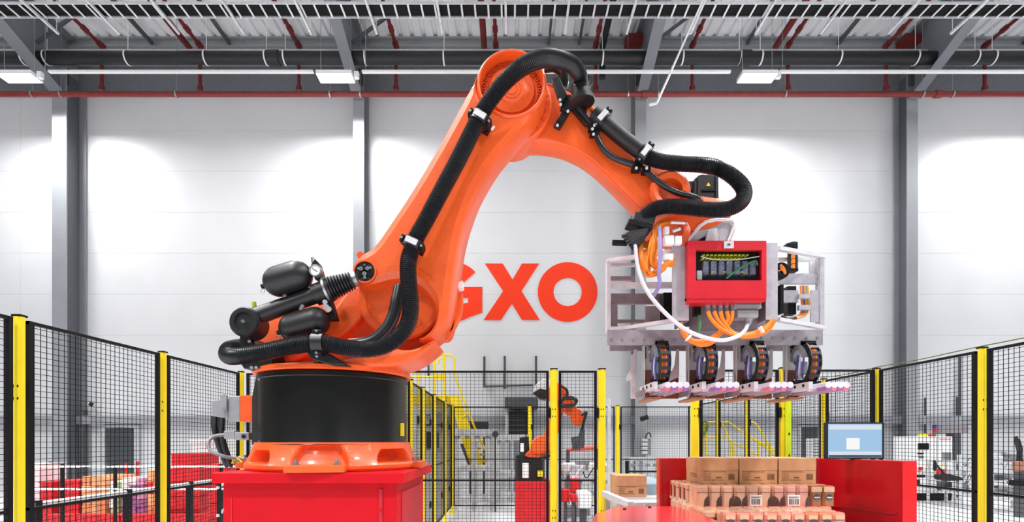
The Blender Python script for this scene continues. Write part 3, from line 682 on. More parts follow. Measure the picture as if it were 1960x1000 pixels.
# clamps around the hoses
def clamp(c, axis, r, label_plate=True, back=None, wdt=0.05):
    c = Vector(c); ax = Vector(axis).normalized()
    m = MB(); m.lathe(c, ax, [(r*0.98, -wdt/2), (r*1.22, -wdt/2), (r*1.22, wdt/2), (r*0.98, wdt/2), (r*0.98, -wdt/2)], 28); cl = m.build('hose_clamp', BLACK, rob, 30)
    side = ax.cross(Vector((0, 1, 0))).normalized()
    Mx = Matrix((side, Vector((0, 1, 0)), ax)).transposed()
    m = MB()
    for s in (-1, 1): m.cbox(c+side*s*r*1.3+Vector((0, 0.0, 0)), (r*0.42, r*1.4, wdt*0.8), Mx)
    m.cbox(c+Vector((0, r*1.45, 0)), (r*2.6, r*0.8, wdt*0.9), Mx)
    m.build('clamp_ear', BLKSTEEL, cl, None, 0.003)
    for s in (-1, 1): m = MB(); m.tube(c+side*s*r*1.32+Vector((0, -r*0.7, 0)), c+side*s*r*1.32+Vector((0, -r*0.85, 0)), 0.007, 8); m.build('clamp_screw', STEEL, cl)
    if label_plate:
        m = MB(); m.cbox(c+Vector((0, -r*1.24, 0))-side*0.1*r, (r*1.5, 0.008, wdt*0.62), Mx); m.build('clamp_plate', ALU_L, cl)
    return cl
def V2(a, b): return P(*b, 3)-P(*a, 3)
clamp(P(918.5, 229, 2.883), V2((900, 262), (937, 196)), 0.044)
clamp(P(789.5, 467, 2.873), V2((783, 487), (800, 448)), 0.044)
clamp(P(610, 657, 2.79), V2((600, 657.5), (625, 657.5)), 0.044, False, None, 0.06)
clamp(P(1152, 230, 3.187), V2((1140, 220), (1166, 243)), 0.047)
clamp(P(1233, 296, 3.17), V2((1220, 286), (1246, 306)), 0.046)
# white cable tie below the upper clamp on the link arm
B().beam(P(941, 249, 2.9), P(946, 242, 2.9), 0.008, 0.01).build('cable_tie', WHITE_P, rob)
# clamp foot of the lower hose
m = MB(); m.poly_y(px2([(598, 672), (614, 668), (640, 684), (668, 701), (640, 701), (600, 690), (591, 678)], 2.85), 2.82, 3.0); m.build('hose_foot', BLACK, rob, None, 0.006)
B().tube(P(606, 682, 2.8), P(606, 682, 2.83), 0.008, 8).build('foot_screw', STEEL, rob)
# hose saddles on the elbow side: collar, bracket plates
q = P(1112, 180, 3.16); m = MB(); m.lathe(q, V2((1110, 160), (1113, 190)), [(0.046, -0.06), (0.058, -0.05), (0.058, 0.02), (0.078, 0.03), (0.078, 0.055), (0.05, 0.06), (0.0, 0.06)], 36); col = m.build('hose_collar', BLACK, rob, 30)
m = MB(); m.lathe(P(1122, 158, 3.16), (0, 1, 0), [(0.026, -0.02), (0.036, -0.02), (0.036, 0.02), (0.026, 0.02), (0.026, -0.02)], 24); m.build('collar_loop', BLACK, col, 30)
for pts, d in (([(1056, 150), (1067, 144), (1073, 152), (1086, 182), (1076, 196), (1068, 186)], 3.17), ([(1080, 204), (1093, 210), (1072, 246), (1060, 240)], 3.20), ([(1081, 182), (1092, 180), (1098, 205), (1084, 214), (1072, 208)], 3.19), ([(1086, 198), (1098, 196), (1130, 228), (1134, 240), (1120, 238)], 3.2)):
    m = MB(); m.poly_y(px2(pts, d), d, d+0.03); m.build('hose_bracket', BLACK, rob, None, 0.004)
for (x, y, d) in ((1072, 191, 3.165), (1073, 200, 3.18), (1067, 240, 3.195), (1087, 213, 3.195), (1134, 247, 3.17), (1138, 240, 3.17), (1136, 257, 3.17), (1218, 322, 3.17), (1238, 322, 3.17)):
    m = MB(); m.tube(P(x, y, d-0.015), P(x, y, d+0.01), 0.009, 8); m.build('bracket_bolt', STEEL, rob)
for (x, y) in ((1134, 246), (1137, 256), (1217, 324), (1236, 328)):
    m = MB(); m.cbox(P(x, y, 3.2), (0.05, 0.05, 0.035)); m.build('cable_clip', BLKSTEEL, rob, None, 0.004)
for pts in ([(1118, 206), (1126, 200), (1134, 208)], [(1122, 210), (1130, 206), (1138, 214)]):
    B().path(catmull([P(x, y, 3.24) for x, y in pts], 5), 0.012, 8).build('orange_cable', CABLE_O, rob, 60)
# ---------------------------------------------------------------- the gripper
GX, GYD = 1.385, 3.5
gr = thing('layer_gripper', 'aluminium gripper with red control box and four clawed forks hanging from the arm', 'gripper', (GX, GYD, 2.15))
GLASS = bpy.data.materials.new('clear_window'); GLASS.use_nodes = True
_b = GLASS.node_tree.nodes['Principled BSDF']; _b.inputs['Base Color'].default_value = (0.9, 0.95, 0.95, 1); _b.inputs['Transmission Weight'].default_value = 1.0
_b.inputs['Roughness'].default_value = 0.03; _b.inputs['IOR'].default_value = 1.1
GRIPR = mat('red_box_paint', 'cf1226', 0.42, 0, 0.06, 10, 0.1, 0.2)
FRAME = mat('mill_aluminium', 'bdbbc4', 0.42, 0.3, 0.12, 18, 0.08)
FRAME_L = mat('pale_mill_aluminium', 'e0dfe4', 0.4, 0.2, 0.08, 18, 0.05)
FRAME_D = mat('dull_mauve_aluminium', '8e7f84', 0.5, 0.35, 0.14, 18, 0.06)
def gb(name, x0, y0, x1, y1, d, t, mm, parent=gr, bevel=0.0):
    return pbox(B(), x0, y0, x1, y1, d, t).build(name, mm, parent, None, bevel)
def gpoly(name, pts, d, t, mm, parent=gr, bevel=0.0):
    m = MB(); m.poly_y(px2(pts, d), d, d+t); return m.build(name, mm, parent, None, bevel)
def gpath(name, L, r, mm, parent=gr, n=8):
    return B().path(catmull([P(*q) for q in L], 7), r, n).build(name, mm, parent, 60)
# tool flange: bent aluminium cone under the wrist
fl = gpoly('tool_flange', [(1318, 464), (1344, 430), (1366, 423), (1398, 424), (1402, 432), (1392, 464)], 3.34, 0.05, FRAME)
m = MB(); m.path([P(x, y, 3.32) for x, y in ((1313, 466), (1340, 433), (1352, 425), (1372, 421), (1400, 422), (1405, 428), (1404, 440), (1394, 464))], 0.012, 8); m.build('flange_lip', ALU_L, fl, 50)
gpoly('flange_gusset', [(1350, 464), (1356, 440), (1372, 436), (1376, 464)], 3.31, 0.03, ALU_L, fl)
gpoly('flange_gusset', [(1330, 464), (1350, 452), (1350, 464)], 3.33, 0.02, BLKSTEEL, fl)
# side plates of the centre frame
for x0, y0, x1, y1 in ((1287, 467, 1319, 614), (1466, 464, 1489, 612)):
    sp_ = gb('side_plate', x0, y0, x1, y1, 3.30, 0.012, FRAME, gr, 0.003)
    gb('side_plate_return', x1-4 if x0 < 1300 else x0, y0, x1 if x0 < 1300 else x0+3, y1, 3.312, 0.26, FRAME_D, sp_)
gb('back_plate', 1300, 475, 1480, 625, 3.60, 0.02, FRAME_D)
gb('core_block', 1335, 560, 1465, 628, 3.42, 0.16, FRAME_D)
# red control box with a window
D = 3.24
cbx = B()
for q in ((1317, 461, 1467, 479), (1317, 537, 1467, 572), (1317, 479, 1332, 537), (1458, 479, 1467, 537)): pbox(cbx, *q, D, 0.03)
cb = cbx.build('control_box', GRIPR, gr)
m = MB(); a = P(1317, 461, D); b = P(1467, 572, D)
m.box((a.x, D+0.03, b.z), (a.x+0.012, D+0.11, a.z)).box((b.x-0.012, D+0.03, b.z), (b.x, D+0.11, a.z)).box((a.x, D+0.03, a.z-0.012), (b.x, D+0.11, a.z)).box((a.x, D+0.03, b.z), (b.x, D+0.11, b.z+0.012)).box((a.x, D+0.10, b.z), (b.x, D+0.11, a.z))
m.build('box_shell', GRIPR, cb)
gpoly('box_drip_edge', [(1317, 571), (1467, 571), (1464, 578), (1318, 580)], D+0.005, 0.10, GRIPR, cb)
gb('inner_panel', 1330, 477, 1460, 540, D+0.09, 0.008, mat('dark_inside_panel', '2a2c33', 0.6, 0, 0.3, 40), cb)
gb('window_pane', 1331, 478, 1459, 538, D+0.012, 0.004, GLASS, cb)
lt = gb('latch', 1386, 462, 1405, 475, D-0.014, 0.014, ALU_L, cb, 0.003)
gb('latch_key', 1393, 466.5, 1398, 470, D-0.018, 0.006, GREY_D, lt)
YT = mat('yellow_terminal', 'e0e42a', 0.5)
for r_, (y, n) in enumerate(((488, 12), (494.5, 10))):
    for k in range(n): gpoly('terminal', [(1344+k*7.6-r_*1, y), (1349+k*7.6-r_, y-1.5), (1349.5+k*7.6-r_, y+1.4), (1344.5+k*7.6-r_, y+3)], D+0.05, 0.03, YT, cb)
for k in range(7):
    gb('valve_block', 1346+k*15, 500, 1357+k*15, 526, D+0.05, 0.05, mat('mauve_module', '8a88a2', 0.45, 0, 0.45, 60), cb, 0.003)
for x in (1362, 1384, 1418): gb('terminal', x, 520, x+5, 522, D+0.045, 0.01, YT, cb)
gb('end_module', 1334, 518, 1344, 536, D+0.05, 0.04, WHITE_P, cb, 0.003)
gpath('white_wire', [(1341, 491, D+0.03), (1365, 497, D+0.03), (1400, 498, D+0.03), (1430, 495, D+0.03), (1459, 490, D+0.03)], 0.0035, WHITE_P, cb)
gpath('green_wire', [(1390, 534, D+0.035), (1410, 518, D+0.03), (1435, 504, D+0.03), (1446, 500, D+0.03), (1450, 508, D+0.035)], 0.006, CABLE_GN, cb)
# connectors under the box
for k, x in enumerate((1354, 1366, 1378, 1390, 1402)):
    m = MB(); m.tube(P(x, 577, D+0.08), P(x+0.5, 590, D+0.08), 0.016, 10); m.tube(P(x+.5, 590, D+0.08), P(x+1, 597, D+0.08), 0.012, 10, 0.016); c = m.build('round_connector', STEEL if k % 2 else GREYBOX, gr, 40)
hx = gpoly('heavy_connector', [(1408, 578), (1456, 577), (1459, 590), (1452, 592), (1452, 608), (1412, 608), (1412, 592), (1404, 590)], D+0.05, 0.10, GREYBOX, gr, 0.004)
gb('connector_seam', 1412, 592, 1452, 594, D+0.046, 0.006, GREY_D, hx)
gb('connector_seam', 1410, 581, 1455, 583, D+0.046, 0.006, GREY_D, hx)
m = MB(); m.tube(P(1433, 608, D+0.1), P(1433, 617, D+0.1), 0.03, 14, 0.022); m.tube(P(1433, 617, D+0.1), P(1431, 624, D+0.1), 0.02, 12, 0.014); m.build('cable_gland', GREYBOX, hx, 40)
gb('earth_terminal', 1330, 582, 1342, 604, D+0.12, 0.05, BLKSTEEL, gr, 0.004)
gpath('green_wire', [(1338, 604, D+0.1), (1340, 622, D+0.08), (1336, 640, D+0.12)], 0.008, CABLE_GN)
# cables
gpath('white_loop_cable', [(1216, 470, 3.18), (1219, 500, 3.14), (1226, 530, 3.1), (1240, 560, 3.06), (1262, 588, 3.02), (1296, 620, 3.0), (1332, 641, 3.0), (1378, 652, 3.02), (1410, 645, 3.06), (1425, 634, 3.12), (1431, 622, D+0.1)], 0.012, CABLE_W)
for k, L in enumerate(([(1355, 597), (1362, 612), (1380, 630), (1408, 643), (1440, 641), (1465, 630), (1478, 614)],
                       [(1367, 597), (1375, 615), (1392, 633), (1415, 641), (1445, 637), (1468, 624), (1480, 612)],
                       [(1379, 597), (1383, 612), (1395, 630), (1420, 645), (1448, 643), (1470, 632), (1482, 616)],
                       [(1391, 597), (1394, 610), (1388, 622), (1372, 640), (1355, 650), (1330, 653), (1312, 640), (1303, 622)],
                       [(1402, 597), (1400, 612), (1388, 630), (1368, 648), (1346, 658), (1324, 655), (1308, 640), (1302, 618)],
                       [(1300, 622), (1312, 644), (1335, 660), (1358, 659), (1376, 646)])):
    gpath('orange_cable', [(x, y, 3.08+0.015*k) for x, y in L], 0.0115, CABLE_O)
for (x, y, a) in ((1318, 647, 0.7), (1457, 632, -0.5)):
    m = MB(); m.cbox(P(x, y, 3.06), (0.01, 0.035, 0.04), Matrix.Rotation(a, 3, 'Y')); m.build('cable_tie', WHITE_P, gr)
# bundle at the left under the wrist
rnd = random.Random(3)
for k in range(12):
    j = lambda s: rnd.uniform(-s, s)
    L = [(1222+k*1.6+j(3), 462+j(3), 3.25), (1224+k*1.2+j(3), 490+j(4), 3.2+j(.03)), (1228+k*1.2+j(3), 512+j(3), 3.18+j(.03)), (1244+j(4), 526+j(4), 3.17+j(.03)), (1262+j(4), 519+j(5), 3.18+j(.03)), (1276+j(5), 505+j(5), 3.2), (1288+j(2), 488+k*2, 3.26)]
    gpath('orange_cable', L, 0.0085, CABLE_O, gr, 6)
for k in range(7):
    j = lambda s: rnd.uniform(-s, s)
    L = [(1286+j(6), 424+k*0.6, 3.3), (1266+j(3), 424+k*1.3+j(2), 3.22+j(.02)), (1252+j(3), 440+j(4), 3.19), (1246+k*1.4+j(3), 470+j(5), 3.18+j(.03)), (1244+k*2+j(4), 500+j(4), 3.18+j(.03)), (1256+k*3, 516+j(4), 3.2)]
    gpath('orange_cable', L, 0.009, CABLE_O, gr, 6)
for k in range(4):
    L = [(1302+k*4, 428, 3.32), (1310+k*3, 442, 3.28), (1306+k*3, 456, 3.28), (1300+k*4, 470, 3.3)]
    gpath('orange_cable', L, 0.010, mat('red_orange_cable', 'd9562a', 0.5), gr, 6)
gpath('lilac_cable', [(1262, 436, 3.16), (1264, 460, 3.13), (1264, 490, 3.12), (1261, 520, 3.13), (1262, 545, 3.16), (1252, 566, 3.25)], 0.012, mat('lilac_cable', '9a8fc8', 0.45))
for (x0, y0, x1, y1) in ((1272, 450, 1291, 468), (1293, 451, 1306, 467), (1271, 485, 1289, 498), (1254, 453, 1266, 474), (1230, 474, 1238, 489), (1272, 433, 1282, 448)):
    gb('white_connector', x0, y0, x1, y1, 3.2, 0.04, WHITE_P, gr, 0.006)
for k, (a, b) in enumerate((((1284, 426), (1311, 427)), ((1288, 443), (1302, 438)), ((1220, 441), (1245, 436)))):
    m = MB(); m.tube(P(*a, 3.2), P(*b, 3.2), 0.010, 10); m.build('plug_sleeve', ALU_L, gr, 40)
for k in range(6):
    a = P(1242-k*2, 436+k*4, 3.16); b = P(1200+k*3, 450+k*5, 3.19)
    m = MB(); m.tube(a, b, 0.016, 8); m.tube(b, b+(b-a)*0.25, 0.011, 8); m.build('black_plug', BLACK, gr, 40)
m = MB(); m.tube(P(1172, 465, 3.3), P(1200, 466, 3.3), 0.018, 12); m.build('proximity_sensor', BLKSTEEL, gr, 40)
# wings: slanting top and bottom bars, uprights, rails
for a, b in (((1163, 500, 3.66), (1288, 482, 3.36)), ((1163, 634, 3.66), (1292, 614, 3.36)), ((1577, 492, 3.66), (1489, 476, 3.36)), ((1577, 628, 3.66), (1488, 612, 3.36))):
    A, C = P(*a), P(*b); B().beam(A, C, 0.035, 0.024).build('slanted_bar', FRAME_L, gr)
for x0, y0, x1, y1, mm in ((1162, 500, 1169, 634, FRAME_L), (1570, 491, 1578, 628, FRAME)):
    gb('end_upright', x0, y0, x1, y1, 3.63, 0.06, mm)
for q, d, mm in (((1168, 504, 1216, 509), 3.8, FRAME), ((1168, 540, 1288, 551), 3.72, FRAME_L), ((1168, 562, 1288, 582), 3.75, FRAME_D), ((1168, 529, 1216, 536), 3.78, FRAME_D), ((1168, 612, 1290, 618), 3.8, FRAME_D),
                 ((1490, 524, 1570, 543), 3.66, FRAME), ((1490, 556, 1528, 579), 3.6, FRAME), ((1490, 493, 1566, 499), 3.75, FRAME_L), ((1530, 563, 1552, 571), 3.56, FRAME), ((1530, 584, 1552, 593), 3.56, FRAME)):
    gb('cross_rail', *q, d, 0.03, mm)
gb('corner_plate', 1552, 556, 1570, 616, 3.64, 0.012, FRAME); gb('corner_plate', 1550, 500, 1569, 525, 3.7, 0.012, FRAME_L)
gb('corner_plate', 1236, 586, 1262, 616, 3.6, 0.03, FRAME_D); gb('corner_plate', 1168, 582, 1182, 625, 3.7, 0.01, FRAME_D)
gb('valve_island', 1270, 560, 1290, 612, 3.5, 0.1, BLKSTEEL, gr, 0.004)
gb('valve_island', 1494, 545, 1500, 600, 3.5, 0.06, BLKSTEEL); gb('valve_island', 1508, 548, 1524, 602, 3.62, 0.06, BLKSTEEL)
for x in (1545, 1562): B().tube(P(x, 530, 3.655), P(x, 530, 3.67), 0.008, 8).build('rail_screw', STEEL, gr)
# vertical air cylinder at the right
m = MB(); m.tube(P(1517, 466, 3.72), P(1517, 517, 3.72), 0.034, 14); ac = m.build('air_cylinder', BLACK, gr, 40)
gb('cylinder_head', 1507, 465, 1526, 474, 3.66, 0.08, BLKSTEEL, ac, 0.003)
for y in (486, 496, 506): gb('orange_fitting', 1517, y, 1522, y+8, 3.66, 0.02, CABLE_O, ac)
gb('cylinder_foot', 1500, 514, 1528, 519, 3.66, 0.08, BLKSTEEL, ac)
m = MB(); m.lathe(P(1496, 518, 3.5), (0, 1, 0), [(0.02, 0), (0.055, 0), (0.055, 0.05), (0.02, 0.05)], 24); m.build('hose_reel_disc', BLKSTEEL, gr, 30)
for k, c in enumerate((CABLE_O, CABLE_B, CABLE_O, CABLE_GN, CABLE_O)):
    gpath('orange_cable' if c is CABLE_O else 'thin_cable', [(1533+k*3, 548, 3.62), (1534+k*3.4, 570, 3.6), (1536+k*3.2, 590, 3.6), (1530+k*2.5, 604, 3.58), (1512+k*3, 610, 3.55)], 0.009, c, gr, 6)
for k in range(3): gpath('orange_cable', [(1494, 508+k*4, 3.46), (1499, 512+k*3, 3.45), (1503, 520+k*2, 3.47)], 0.008, CABLE_O, gr, 6)
gpath('thin_cable', [(1496, 606, 3.5), (1510, 612, 3.5), (1522, 608, 3.52)], 0.012, BLACK)
# bottom flange with bolt row
DF = 3.52
a, b = P(1163, 632, DF), P(1575, 661, DF)
pl = B().box((a.x, DF, b.z), (b.x, DF+0.012, a.z)).box((a.x+0.06, DF+0.012, a.z-0.012), (b.x, DF+0.36, a.z)).box((a.x+0.08, DF+0.35, b.z+0.02), (b.x, DF+0.36, a.z)).build('base_channel', mat('base_channel_steel', 'a39aa2', 0.45, 0.35, 0.16, 14, 0.06), gr)
for x in (1170, 1190, 1212, 1233, 1271, 1293, 1375, 1396, 1437, 1458, 1479, 1500, 1521, 1543, 1564):
    q = P(x, 651 if x < 1300 else 647, DF); m = MB(); m.tube(q, q+Vector((0, -0.008, 0)), 0.009, 8); m.build('flange_bolt', STEEL, pl, 40)
# --- the four fork claws
FIN_G = mat('grey_finger_rail', 'b9b0c0', 0.4, 0.3, 0.1, 30)
TIP = mat('pale_finger_tip', 'dcd9e8', 0.3); TIPP = mat('purple_tip_ring', '9a6cae', 0.4); TIPR = mat('pink_tip_ring', 'd87a92', 0.4)
CHAIN = mat('black_chain_plastic', '1f2024', 0.5); CHAIN_G = mat('grey_chain_plastic', '8f939a', 0.5)
for ci, XC in enumerate((0.965, 1.27, 1.60, 1.945)):
    zc0 = 2.155
    cl = B().box((XC-0.085, 3.50, 1.80), (XC-0.075, 3.72, 1.84)).build('fork_claw', FRAME_D, gr)
    # curved white bracket plate (one in y-z carrying the fork, one facing the camera)
    xb = XC-0.055
    prof = [(3.60, zc0), (3.645, zc0), (3.645, 1.80), (3.61, 1.80), (3.60, 1.98)]
    m = MB(); m.prism([(xb, y, z) for y, z in prof], (0.008, 0, 0)); m.build('bracket_plate', mat('pale_bracket', 'd6d4d2', 0.45, 0.2, 0.06, 12), cl)
    fp = [(xb-0.005, zc0), (xb+0.035, zc0), (xb+0.05, zc0-0.09), (xb+0.085, zc0-0.15), (xb+0.10, zc0-0.21), (xb+0.10, 1.80), (xb+0.0, 1.80), (xb-0.005, zc0-0.2)]
    m = MB(); m.poly_y(fp, 3.63, 3.638); m.build('front_gusset', mat('pale_bracket', 'd6d4d2', 0.45, 0.2, 0.06, 12), cl)
    m = MB(); m.box((xb+0.008, 3.622, zc0-0.09), (xb+0.02, 3.631, zc0-0.01)); m.build('slot', BLKSTEEL, cl)
    m = MB(); m.poly_y([(xb-0.01, zc0), (xb-0.03, zc0), (xb-0.045, zc0-0.12), (xb-0.085, zc0-0.2), (xb-0.085, zc0-0.235), (xb-0.01, zc0-0.2)], 3.765, 3.771); m.build('rear_gusset', FRAME_L, cl)
    # rust brown panels: one beside the bracket, one further back to its left
    B().box((xb+0.0, 3.618, 1.795), (xb+0.095, 3.628, 1.985)).build('brown_panel', mat('brown_panel_dark', '6b4034', 0.5, 0.1, 0.25, 30), cl)
    if ci: B().box((xb-0.165, 3.78, 1.80), (xb-0.01, 3.79, 2.0)).build('brown_panel', BROWN, cl)
    else: B().box((xb-0.05, 3.78, 1.80), (xb-0.01, 3.79, 2.12)).build('end_plate', FRAME_L, cl)
    if ci < 3 or True:
        m = MB(); m.prism([(xb+0.02, 3.60, 1.797), (xb+0.12, 3.60, 1.797), (xb+0.12, 3.98, 1.797), (xb+0.05, 3.98, 1.797)], (0, 0, -0.014)); m.build('fork_slab', mat('tan_slab', 'a8704e', 0.5, 0.1, 0.2, 20), cl)
    # fork fingers towards the camera: rails with round tips
    for k in range(4):
        x = XC-0.01+k*0.037
        B().box((x-0.006, 3.22, 1.806), (x+0.006, 3.66, 1.822)).build('finger_rail', FIN_G, cl)
        m = MB(); m.tube((x, 3.192, 1.838), (x, 3.62, 1.842), 0.0195, 12); f = m.build('finger_roller', TIP, cl, 40)
        m = MB(); m.tube((x, 3.197, 1.819), (x, 3.29, 1.821), 0.0180, 12); m.build('tip_ring', TIPP if (k+ci) % 2 else TIPR, f, 40)
    B().box((XC-0.05, 3.34, 1.812), (XC+0.135, 3.36, 1.825)).build('finger_spacer', FRAME_L, cl)
    B().box((XC-0.07, 3.30, 1.825), (XC-0.045, 3.66, 1.87)).build('fork_side_rail', FRAME_L, cl)
    for yy in (3.36, 3.46, 3.56): B().tube((XC-0.075, yy, 1.85), (XC-0.069, yy, 1.85), 0.010, 8).build('rail_bolt', BLKSTEEL, cl)
    # energy chain: a loop in the y-z plane of open links with orange cables inside
    cy, cz, ry, rz, wd = 3.545, 2.015, 0.135, 0.138, 0.07
    n = 18; first = None
    for k in range(n):
        a = -PI*0.52+2*PI*0.90*k/(n-1)
        c = Vector((XC+wd/2, cy-ry*math.cos(a), cz+rz*math.sin(a))); tdir = Vector((0, ry*math.sin(a), rz*math.cos(a))).normalized(); nn = Vector((1, 0, 0)).cross(tdir)
        Mx = Matrix((Vector((1, 0, 0)), nn, tdir)).transposed()
        m = MB(); L = 0.052
        m.cbox(c+Mx @ Vector((-wd/2+0.004, 0, 0)), (0.008, 0.036, L), Mx); m.cbox(c+Mx @ Vector((wd/2-0.004, 0, 0)), (0.008, 0.036, L), Mx)
        m.cbox(c+Mx @ Vector((0, 0.015, 0)), (wd, 0.007, L*0.40), Mx); m.cbox(c+Mx @ Vector((0, -0.015, 0)), (wd, 0.007, L*0.40), Mx)
        m.build('chain_link', CHAIN, cl)
    for j, (off, mm) in enumerate(((-0.02, CABLE_O), (-0.006, mat('brown_orange_cable', 'c8521e', 0.5)), (0.008, CABLE_O), (0.021, CABLE_B))):
        pts = [Vector((XC+wd/2+off, cy-(ry)*math.cos(a), cz+(rz)*math.sin(a))) for a in [-PI*0.52+2*PI*0.9*k/23 for k in range(24)]]
        B().path(pts, 0.0075, 6).build('chain_cable', mm, cl, 60)
    # grey inner hub and blue air hoses inside the loop
    m = MB(); m.lathe((XC-0.012, cy+0.0, cz+0.045), (1, 0, 0), [(0.05, 0), (0.085, 0), (0.085, 0.05), (0.05, 0.05), (0.05, 0)], 20, PI*1.1, -0.2); m.build('chain_guide', CHAIN_G, cl, 30)
    m = MB(); m.cbox((XC+0.02, cy-0.0, cz-0.03), (0.05, 0.07, 0.09)); m.build('valve', GREYBOX, cl, None, 0.006)
    for j in range(3):
        y = cy-0.06+j*0.04
        B().path(catmull([(XC+0.004*j, y, cz+0.06), (XC-0.012, y-0.02, cz+0.01), (XC-0.008, y, cz-0.05), (XC+0.01, y+0.03, cz-0.10)], 5), 0.006, 6).build('air_hose', CABLE_B if j != 1 else CABLE_W, cl, 60)
    B().box((XC+0.0, 3.46, 2.14), (XC+wd, 3.66, 2.158)).build('chain_anchor', BLKSTEEL, cl)
    B().box((XC-0.0, 3.42, 1.86), (XC+wd, 3.64, 1.885)).build('chain_anchor', BLKSTEEL, cl)
# ---------------------------------------------------------------- safety fence: yellow posts, black framed mesh panels
FT = 2.2
def post(x, y, label, parent_rot=0.0, w=0.07, brackets=True, side=1, top=FT, holes=True, bz=1.79):
    t = thing('fence_post', label, 'fence post', (x, y, 0), 'yellow safety fence posts')
    h = w/2; k = w*0.27
    m = MB(); m.prism([(x-h+k, y-h, 0), (x+h-k, y-h, 0), (x+h, y-h+k, 0), (x+h, y+h-k, 0), (x+h-k, y+h, 0), (x-h+k, y+h, 0), (x-h, y+h-k, 0), (x-h, y-h+k, 0)], (0, 0, top)); m.build('shaft', YELLOW, t)
    B().box((x-h-0.001, y-h-0.001, top), (x+h+0.001, y+h+0.001, top+0.012)).build('cap', BLKSTEEL, t)
    B().box((x-h-0.03, y-h-0.03, 0), (x+h+0.03, y+h+0.03, 0.01)).build('foot_plate', YELLOW, t)
    if holes:
        m = MB()
        for zz in (bz+0.015, bz-0.055, 0.80, 0.73):
            for dx in (-0.013, 0.013): m.cbox((x+dx, y-h-0.0006, zz), (0.008, 0.002, 0.013))
        m.build('bolt_holes', BLKSTEEL, t)
    if brackets:
        m = MB()
        for zz in (bz-0.02, 0.5): m.cbox((x+side*(h+0.012), y-0.0, zz), (0.03, w*0.9, 0.10))
        m.build('panel_bracket', BLKSTEEL, t, None, 0.004)
    return t
def panel(a, b, label, top=FT-0.01, z0=0.15, mid=1.1, px_=0.040, pz=0.033, wr=0.0015, fr=0.025, grp='black mesh fences'):
    a, b = Vector((a[0], a[1], 0)), Vector((b[0], b[1], 0)); u = (b-a); L = u.length; u.normalize(); nrm = Vector((-u.y, u.x, 0))
    t = thing('mesh_fence', label, 'mesh fence', (a+b)/2+Vector((0, 0, z0)), grp)
    Z = Vector((0, 0, 1)); m = MB()
    def bar(p, q, w_, h_): m.beam(p, q, w_, h_, nrm if abs((q-p).normalized().z) > 0.9 else Z)
    bar(a+u*fr/2+Z*z0, a+u*fr/2+Z*top, fr, fr); bar(b-u*fr/2+Z*z0, b-u*fr/2+Z*top, fr, fr)
    bar(a+Z*(top-0.01), b+Z*(top-0.01), 0.02, 0.02); bar(a+Z*z0, b+Z*z0, 0.02, 0.02)
    m.build('frame', BLKSTEEL, t)
    m = MB(); m.beam(a+Z*mid, b+Z*mid, 0.024, 0.016, Z); m.build('mid_rail', BLKSTEEL, t)
    m = MB(); n = max(2, int(L/px_))
    for i in range(1, n):
        p = a+u*(L*i/n); m.beam(p+Z*z0, p+Z*(top-0.015), wr*2, wr*2, nrm)
    k = int((top-z0)/pz)
    for i in range(1, k):
        z = z0+(top-z0)*i/k; o = nrm*wr*1.6; m.beam(a+u*fr+Z*z+o, b-u*fr+Z*z+o, wr*2, wr*2, Z)
    w_ = m.build('wire_mesh', BLKSTEEL, t, None, 0, None, 'stuff')
    return t
XL = -2.80
ys = [1.75, 2.97, 4.19, 5.40]
for i, (y, lb) in enumerate(((2.97, 'nearest yellow fence post at the left side'), (4.19, 'second yellow fence post along the left side'), (5.40, 'yellow corner fence post behind the grey connector plug'))):
    post(XL, y, lb, side=-1, w=0.048)
for i, lb in enumerate(('black mesh fence panel cut by the left picture edge', 'large black mesh fence panel between the two nearest left posts', 'black mesh fence panel between second left post and corner')):
    panel((XL, ys[i]+0.05), (XL, ys[i+1]-0.05), lb)
YB = 5.2
panel((XL+0.06, 5.40), (-1.62, 5.36), 'black mesh fence panel right of the left corner post')
panel((-1.6, 5.36), (-1.2, 5.3), 'narrow black mesh fence panel hidden behind the black drum')
post(0.415, YB, 'yellow post between the wide and narrow mesh panels', side=-1)
post(0.893, YB, 'yellow post at the right of the narrow mesh panel', side=-1)
panel((-1.15, YB), (0.365, YB), 'wide black mesh fence panel in front of the small robot')
panel((0.465, YB), (0.843, YB), 'narrow black mesh fence panel between two yellow posts')
# fence line running away behind, left of the small robot
XM = -1.18; yy = [5.3, 6.1, 7.0, 8.1, 9.5, 10.75]
nth = ['first', 'second', 'third', 'fourth', 'last']
for i in range(1, 6): post(XM-0.012*i, yy[i], '%s yellow post of the fence line running back past the pedestal' % nth[i-1], side=-1, holes=False)
for i in range(5): panel((XM-0.012*i, yy[i]+0.05), (XM-0.012*(i+1), yy[i+1]-0.05), '%s mesh panel of the fence line running back past the pedestal' % nth[i])
YF = 10.75
for x, lb in ((0.36, 'far yellow post behind the small orange robot'), (2.17, 'far yellow post left of the junction box column')):
    post(x, YF, lb, side=1, holes=False)
for a, b, lb in ((-1.2, 0.3, 'far mesh panel behind the yellow stair'), (0.42, 2.11, 'far mesh panel behind the small orange robot'), (2.23, 3.75, 'far mesh panel in front of the junction box')):
    panel((a, YF), (b, YF), lb, px_=0.05, pz=0.05, wr=0.0018)
